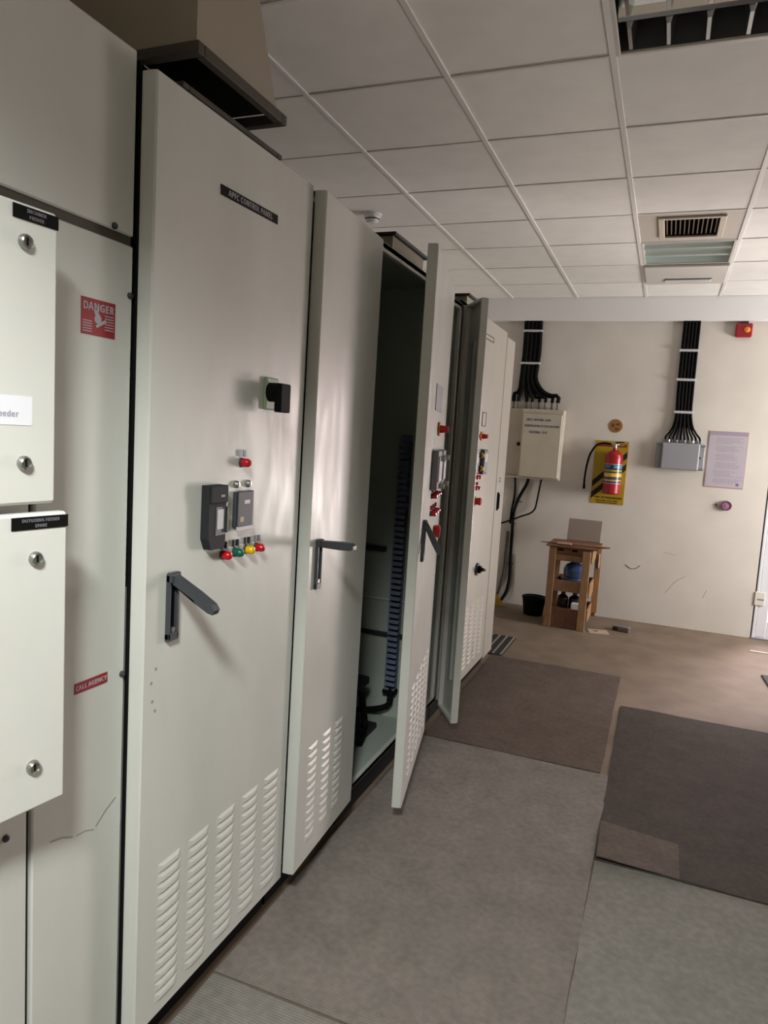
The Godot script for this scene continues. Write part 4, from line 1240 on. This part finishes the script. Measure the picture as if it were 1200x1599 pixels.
func wall_small() -> void:
	# round orange sign
	var b := MB.new(); b.use(mat(Color(0.54, 0.37, 0.18), 0.6)).lathe(Vector3.ZERO, Vector3(0, 0, 1), [Vector2(0.062, 0.0), Vector2(0.062, 0.003), Vector2(0.060, 0.004), Vector2(0.0, 0.004)], 28)
	b.use(mat(Color(0.36, 0.20, 0.10), 0.7))
	b.box(Vector3(-0.035, -0.012, 0.004), Vector3(-0.012, 0.022, 0.0046)); b.box(Vector3(0.005, 0.004, 0.004), Vector3(0.035, 0.026, 0.0046)); b.box(Vector3(-0.004, -0.038, 0.004), Vector3(0.03, -0.018, 0.0046))
	solo("round_sign", b.done(), "small round orange-brown disc sign above the fire extinguisher", "sign", Vector3(-0.47, 1.80, FZ))
	# laminated notice
	var im := Image.create(128, 200, false, Image.FORMAT_RGB8)
	im.fill(Color(0.69, 0.655, 0.69))
	im.fill_rect(Rect2i(0, 0, 128, 12), Color(0.60, 0.56, 0.63))
	var rng := RandomNumberGenerator.new(); rng.seed = 9
	for k in 34:
		var y := 20 + k * 5
		if k % 6 == 5: continue
		var x0 := 22 + rng.randi_range(0, 8)
		var w := rng.randi_range(50, 90)
		var xx := x0
		while xx < x0 + w:
			var ww := rng.randi_range(3, 10)
			im.fill_rect(Rect2i(xx, y, ww, 2), Color(0.58, 0.54, 0.60))
			xx += ww + 2
	im.fill_rect(Rect2i(104, 184, 10, 9), Color(0.42, 0.38, 0.52))
	var nm := mat(Color.WHITE, 0.22)
	nm.albedo_texture = ImageTexture.create_from_image(im)
	var n := thing("notice_board", "laminated pale lilac notice with fine print right of the junction box", "notice", Vector3(0.485, 1.305, FZ))
	var f := MB.new(); f.use(mat(Color(0.66, 0.52, 0.50), 0.5)).box(Vector3(-0.158, 0.0, 0.0), Vector3(0.158, 0.495, 0.006), 0.001)
	part("backing", f.done(), n)
	var s := MB.new(); s.use(nm).quad(Vector3(-0.151, 0.489, 0.0068), Vector3(0.153, 0.489, 0.0068), Vector3(0.153, 0.008, 0.0068), Vector3(-0.151, 0.008, 0.0068), Vector3(0, 0, 1))
	part("sheet", s.done(), n)
	# round device with a purple rim
	var k := thing("wall_call_point", "small round device with a purple rim below the notice", "call point", Vector3(0.527, 1.152, FZ))
	var pr := mat(Color(0.42, 0.22, 0.34), 0.35)
	var kb := MB.new(); kb.use(pr).lathe(Vector3.ZERO, Vector3(0, 0, 1), [Vector2(0.043, 0), Vector2(0.043, 0.028), Vector2(0.040, 0.034), Vector2(0.035, 0.034), Vector2(0.034, 0.026)], 28)
	part("rim", kb.done(), k)
	var kf := MB.new(); kf.use(mat(Color(0.60, 0.44, 0.54), 0.35)).lathe(Vector3(0, 0, 0), Vector3(0, 0, 1), [Vector2(0.034, 0.026), Vector2(0.012, 0.029), Vector2(0.012, 0.032), Vector2(0, 0.032)], 24)
	part("face", kf.done(), k)
	var kc := MB.new(); kc.use(mat(Color(0.72, 0.66, 0.66), 0.5)).box(Vector3(-0.075, -0.014, 0), Vector3(-0.035, 0.014, 0.016), 0.003)
	kc.use(dark).box(Vector3(-0.088, -0.006, 0.0), Vector3(-0.072, 0.010, 0.014), 0.003)
	part("bracket", kc.done(), k)
	# red sounder under the beam
	var a := thing("alarm_sounder", "red fire alarm sounder high on the far wall under the beam", "alarm", Vector3(0.508, 2.61, FZ))
	var ab := MB.new(); ab.use(mat(Color(0.56, 0.06, 0.12), 0.4)).box(Vector3(-0.064, 0.0, 0.0), Vector3(0.064, 0.115, 0.055), 0.008)
	part("body", ab.done(), a)
	var al := MB.new(); al.use(mat(Color(0.80, 0.50, 0.15), 0.4)).lathe(Vector3(0.022, 0.060, 0.055), Vector3(0, 0, 1), [Vector2(0.026, 0.0), Vector2(0.024, 0.008), Vector2(0.012, 0.014), Vector2(0, 0.015)], 18)
	part("lens", al.done(), a)
	var ac := MB.new(); ac.use(dark).box(Vector3(-0.03, 0.115, 0.0), Vector3(0.03, 0.14, 0.035), 0.004)
	part("cable_entry", ac.done(), a)

func loose_cables() -> void:
	var z := FZ + 0.022
	var defs := [
		["thick black cable running down from the box and along the wall to the floor", rubber, 0.0155, [Vector3(-1.222, 1.256, z + 0.03), Vector3(-1.235, 1.20, z + 0.02), Vector3(-1.295, 1.08, z), Vector3(-1.325, 0.99, z), Vector3(-1.345, 0.88, z), Vector3(-1.342, 0.70, z), Vector3(-1.340, 0.50, z), Vector3(-1.333, 0.27, z), Vector3(-1.350, 0.12, z + 0.02), Vector3(-1.40, 0.018, z + 0.05)]],
		["short black cable joining the thick cable under the box's left end", rubber, 0.009, [Vector3(-1.352, 1.255, z + 0.02), Vector3(-1.348, 1.15, z), Vector3(-1.352, 1.05, z - 0.008), Vector3(-1.366, 0.95, z - 0.012), Vector3(-1.375, 0.80, z - 0.012)]],
		["thin dark cable bending left across the thick one below the box", rubber, 0.0085, [Vector3(-1.098, 1.255, z + 0.02), Vector3(-1.108, 1.20, z + 0.01), Vector3(-1.125, 1.05, z + 0.01), Vector3(-1.14, 0.965, z + 0.01), Vector3(-1.18, 0.92, z + 0.025), Vector3(-1.26, 0.885, z + 0.040), Vector3(-1.36, 0.835, z + 0.040), Vector3(-1.47, 0.79, z + 0.040)]],
		["grey-brown conduit curving to the floor left of the thick black cable", mat(Color(0.30, 0.26, 0.25), 0.5), 0.015, [Vector3(-1.386, 0.72, z - 0.004), Vector3(-1.388, 0.50, z), Vector3(-1.394, 0.32, z), Vector3(-1.42, 0.14, z + 0.02), Vector3(-1.455, 0.018, z + 0.05)]],
		["thin pale cable looping to the floor right of the thick black cable", mat(Color(0.55, 0.52, 0.47), 0.6), 0.006, [Vector3(-1.30, 0.50, z - 0.012), Vector3(-1.288, 0.36, z - 0.012), Vector3(-1.285, 0.20, z - 0.012), Vector3(-1.305, 0.08, z), Vector3(-1.36, 0.008, z + 0.05)]]]
	for d in defs:
		var b := MB.new(); b.use(d[1]).tube(smooth_path(d[3], 40), d[2], 9)
		solo("cable", b.done(), d[0], "cable", Vector3.ZERO, "loose cables below the distribution box")
	for p in [Vector3(-1.345, 0.80, FZ), Vector3(-1.336, 0.40, FZ), Vector3(-1.30, 1.02, FZ)]:
		var c := MB.new(); c.use(midgrey).box(Vector3(-0.028, -0.008, 0), Vector3(0.028, 0.008, 0.006), 0.002)
		solo("cable_clip", c.done(), ["grey saddle clip on the wall at mid-height of the thick cable", "grey saddle clip lower down the thick cable", "grey saddle clip where the black cables join"][[0.80, 0.40, 1.02].find(snappedf(p.y, 0.01))], "clip", p, "saddle clips on the cables")

# ------------------------------------------------------------------ things on the floor
func wood(seed_: int, c: Color) -> StandardMaterial3D:
	return surf(c.darkened(0.14), c.lightened(0.08), 0.65, seed_, 0.03, Vector3(3.0, 0.5, 0.7))

func build_floor_things() -> void:
	var w1 := wood(101, Color(0.57, 0.41, 0.28))
	var w2 := wood(102, Color(0.50, 0.31, 0.20))
	var w3 := wood(103, Color(0.63, 0.47, 0.31))
	var ply := wood(104, Color(0.44, 0.27, 0.19))
	var cx := -0.70; var cz := -6.47
	var t := thing("wooden_crate", "open wooden crate rack of rough planks standing against the far wall", "crate", Vector3(cx, 0, cz))
	var o: Vector3 = t.position
	var x0 := -0.876 - cx; var x1 := -0.524 - cx; var z1 := -6.28 - cz; var z0 := -6.66 - cz
	var bd := func(called: String, m: Material, p: Vector3, q: Vector3) -> void:
		var b := MB.new(); b.use(m).box(p, q, 0.003)
		part(called, b.done(), t)
	bd.call("post", w1, Vector3(x0, 0, z1 - 0.02), Vector3(x0 + 0.058, 0.715, z1))
	bd.call("post", w3, Vector3(x1 - 0.066, 0, z1 - 0.022), Vector3(x1, 0.70, z1 + 0.004))
	bd.call("post", w1, Vector3(x0, 0, z0), Vector3(x0 + 0.058, 0.70, z0 + 0.02))
	bd.call("post", w3, Vector3(x1 + 0.01, 0.10, z0), Vector3(x1 + 0.065, 0.70, z0 + 0.025))
	bd.call("plank", w2, Vector3(x0 + 0.006, 0.655, z1 - 0.042), Vector3(x1, 0.712, z1 - 0.022))
	bd.call("plank", w1, Vector3(x0 + 0.006, 0.595, z1 - 0.040), Vector3(x1 - 0.05, 0.650, z1 - 0.022))
	bd.call("plank", w1, Vector3(x0 + 0.006, 0.325, z1 - 0.040), Vector3(x1 - 0.05, 0.425, z1 - 0.021))
	bd.call("panel", ply, Vector3(x0 + 0.02, 0.0, z1 - 0.036), Vector3(x1 - 0.05, 0.178, z1 - 0.021))
	for y in [[0.595, 0.70], [0.29, 0.415], [0.08, 0.19]]:
		bd.call("plank", w3, Vector3(x1 + 0.0, y[0], z0 + 0.026), Vector3(x1 + 0.016, y[1], z1 - 0.03))
		bd.call("plank", w1, Vector3(x0, y[0], z0 + 0.04), Vector3(x0 + 0.018, y[1], z1 - 0.03))
		bd.call("plank", w2, Vector3(x0 - 0.02, y[0] - 0.02, z0), Vector3(x1 + 0.05, y[1], z0 - 0.018))
	for y in [0.155, 0.345]:
		bd.call("shelf", ply, Vector3(x0 + 0.02, y, z0 + 0.01), Vector3(x1 - 0.022, y + 0.012, z1 - 0.045))
	bd.call("top_board", ply, Vector3(x0 - 0.03, 0.716, z0 - 0.06), Vector3(x1 + 0.06, 0.730, z1 + 0.012))
	for s in [-0.78, -0.66]:   # dark gaps under the lid
		var h := MB.new(); h.use(black).box(Vector3(s - 0.022 - cx, 0.682, z1 - 0.0225), Vector3(s + 0.022 - cx, 0.70, z1 - 0.0205), 0.001)
		part("slot", h.done(), t)
	# things on the top
	var sb := MB.new(); sb.use(mat(Color(0.36, 0.24, 0.20), 0.8)).prism([Vector2(-0.30, -0.02), Vector2(0.10, -0.10), Vector2(0.26, -0.02), Vector2(0.0, 0.06)], Vector3.ZERO, Vector3.RIGHT, Vector3.BACK, Vector3(0, 0.006, 0))
	solo("cardboard_sheet", sb.done(), "brown flattened cardboard sheet overhanging the left of the crate top", "cardboard", Vector3(cx + 0.03, 0.731, z1 + cz - 0.07))
	var fp := MB.new(); fp.use(mat(Color(0.72, 0.56, 0.49), 0.8)).box(Vector3(-0.06, 0, -0.03), Vector3(0.06, 0.012, 0.03), 0.002)
	solo("folded_paper", fp.done(), "pinkish folded paper lying on the crate top", "paper", Vector3(-0.76, 0.7375, -6.34))
	var sk := MB.new(); sk.use(w3).box(Vector3(-0.20, 0, -0.012), Vector3(0.20, 0.012, 0.012), 0.002)
	var sko := solo("wood_strip", sk.done(), "pale wooden strip lying along the front of the crate top", "wood", Vector3(-0.575, 0.738, -6.36))
	sko.rotation.y = -0.06
	var pb := MB.new(); pb.use(mat(Color(0.50, 0.445, 0.40), 0.75)).box(Vector3(-0.148, 0.0, -0.006), Vector3(0.148, 0.205, 0.006), 0.002)
	var pbo := solo("leaning_panel", pb.done(), "square grey-brown panel leaning on the wall above the crate", "panel", Vector3(-0.645, 0.7305, -6.70))
	pbo.rotation.x = -0.90
	pbo.scale = Vector3.ONE
	pbo.rotation.x = 0.0
	pbo.position = Vector3(-0.640, 0.7305, -6.72)
	pbo.rotation.x = -0.35
	# jug and bottles inside
	var jug := thing("water_jug", "blue translucent plastic water jug on the upper crate shelf", "jug", Vector3(-0.665, 0.358, -6.45))
	var bl := mat(Color(0.20, 0.27, 0.42), 0.18)
	var jb := MB.new(); jb.use(bl).lathe(Vector3.ZERO, Vector3.UP, [Vector2(0, 0), Vector2(0.085, 0), Vector2(0.095, 0.015), Vector2(0.095, 0.07), Vector2(0.088, 0.08), Vector2(0.095, 0.09), Vector2(0.095, 0.15), Vector2(0.075, 0.19), Vector2(0.03, 0.215), Vector2(0.03, 0.235), Vector2(0, 0.235)], 28)
	part("body", jb.done(), jug)
	var jc := MB.new(); jc.use(mat(Color(0.65, 0.70, 0.80), 0.3)).cyl(Vector3(0, 0.225, 0), Vector3(0, 0.25, 0), 0.033, 20, 0.031, 0.003)
	part("cap", jc.done(), jug)
	var bdefs := [[-0.785, 0.358, -6.40, 0.028, 0.085, Color(0.10, 0.06, 0.05), "small dark pot beside the blue jug"], [-0.74, 0.168, -6.42, 0.045, 0.13, Color(0.06, 0.07, 0.09), "black bottle on the lower crate shelf, left one"], [-0.64, 0.168, -6.44, 0.05, 0.125, Color(0.11, 0.13, 0.18), "dark blue bottle on the lower crate shelf, middle"]]
	for d in bdefs:
		var bt := thing("bottle", d[6], "bottle", Vector3(d[0], d[1], d[2]), "bottles in the crate")
		var bb := MB.new(); bb.use(mat(d[5], 0.2)).lathe(Vector3.ZERO, Vector3.UP, [Vector2(0, 0), Vector2(d[3], 0), Vector2(d[3], d[4] * 0.7), Vector2(d[3] * 0.4, d[4] * 0.88), Vector2(d[3] * 0.4, d[4] * 0.95)], 18)
		part("body", bb.done(), bt)
		var bc := MB.new(); bc.use(dark).cyl(Vector3(0, d[4] * 0.93, 0), Vector3(0, d[4], 0), d[3] * 0.45, 14)
		part("cap", bc.done(), bt)
	var wb := MB.new(); wb.use(white).box(Vector3(-0.036, 0, -0.03), Vector3(0.036, 0.058, 0.03), 0.006)
	solo("white_carton", wb.done(), "small white carton at the front of the lower crate shelf", "box", Vector3(-0.622, 0.168, -6.365))
	var pp := MB.new(); pp.use(paper).prism([Vector2(-0.02, 0.0), Vector2(0.03, 0.02), Vector2(0.035, 0.13), Vector2(0.0, 0.15), Vector2(-0.012, 0.08)], Vector3.ZERO, Vector3(0, 0, 1), Vector3.UP, Vector3(0.003, 0, 0))
	solo("hanging_paper", pp.done(), "crumpled white paper strip hanging on the right of the crate", "paper", Vector3(-0.478, 0.50, -6.64))
	# bucket
	var bk := thing("bucket", "black plastic bucket on the floor left of the crate", "bucket", Vector3(-1.03, 0, -6.66))
	var bb2 := MB.new(); bb2.use(black).lathe(Vector3.ZERO, Vector3.UP, [Vector2(0, 0.002), Vector2(0.088, 0.002), Vector2(0.108, 0.155), Vector2(0.114, 0.158), Vector2(0.114, 0.17), Vector2(0.105, 0.17), Vector2(0.085, 0.012), Vector2(0, 0.012)], 28)
	part("body", bb2.done(), bk)
	var hp := []
	for k in 13:
		var a := PI * k / 12.0
		hp.append(Vector3(0.112 * cos(a), 0.165 + 0.06 * sin(a) * 0.5, 0.10 * sin(a)))
	var bh := MB.new(); bh.use(dark).tube(hp, 0.003, 6)
	part("handle", bh.done(), bk)
	# yellow folded piece in the corner
	var yc := MB.new(); yc.use(mat(Color(0.62, 0.50, 0.10), 0.6))
	yc.prism([Vector2(-0.10, 0.0), Vector2(0.10, 0.0), Vector2(-0.02, 0.13), Vector2(-0.10, 0.14)], Vector3(0, 0, 0), Vector3.RIGHT, Vector3(0, 0.95, -0.3), Vector3(0, 0.004, 0.012))
	solo("yellow_scrap", yc.done(), "yellow plastic scrap on the floor where the cables reach the ground", "scrap", Vector3(-1.42, 0.001, -6.80))
	# papers and tin by the crate
	var pa := MB.new(); pa.use(mat(Color(0.66, 0.58, 0.50), 0.8)).box(Vector3(-0.085, 0, -0.07), Vector3(0.085, 0.004, 0.07), 0.001)
	pa.use(dark).box(Vector3(-0.04, 0.004, -0.03), Vector3(0.0, 0.0045, 0.0))
	var pao := solo("flat_packaging", pa.done(), "flat pale packaging with a dark square on the floor beside the crate", "packaging", Vector3(-0.41, 0.0005, -6.36))
	pao.rotation.y = 0.25
	var tn := MB.new(); tn.use(mat(Color(0.40, 0.36, 0.36), 0.4)).box(Vector3(-0.07, 0, -0.04), Vector3(0.07, 0.045, 0.04), 0.006)
	tn.use(mat(Color(0.13, 0.11, 0.12), 0.6)).box(Vector3(-0.071, 0.002, -0.041), Vector3(-0.02, 0.040, 0.041), 0.004)
	var tno := solo("small_carton", tn.done(), "small grey crushed carton on the floor right of the crate", "box", Vector3(-0.225, 0.0005, -6.52))
	tno.rotation.y = -0.2
	var sp := MB.new(); sp.use(mat(Color(0.80, 0.76, 0.70), 0.7)).box(Vector3(-0.08, 0, -0.012), Vector3(0.08, 0.006, 0.012), 0.002)
	solo("pale_offcut", sp.done(), "thin pale offcut lying on the floor before the glazed door", "offcut", Vector3(0.87, 0.0005, -6.49))
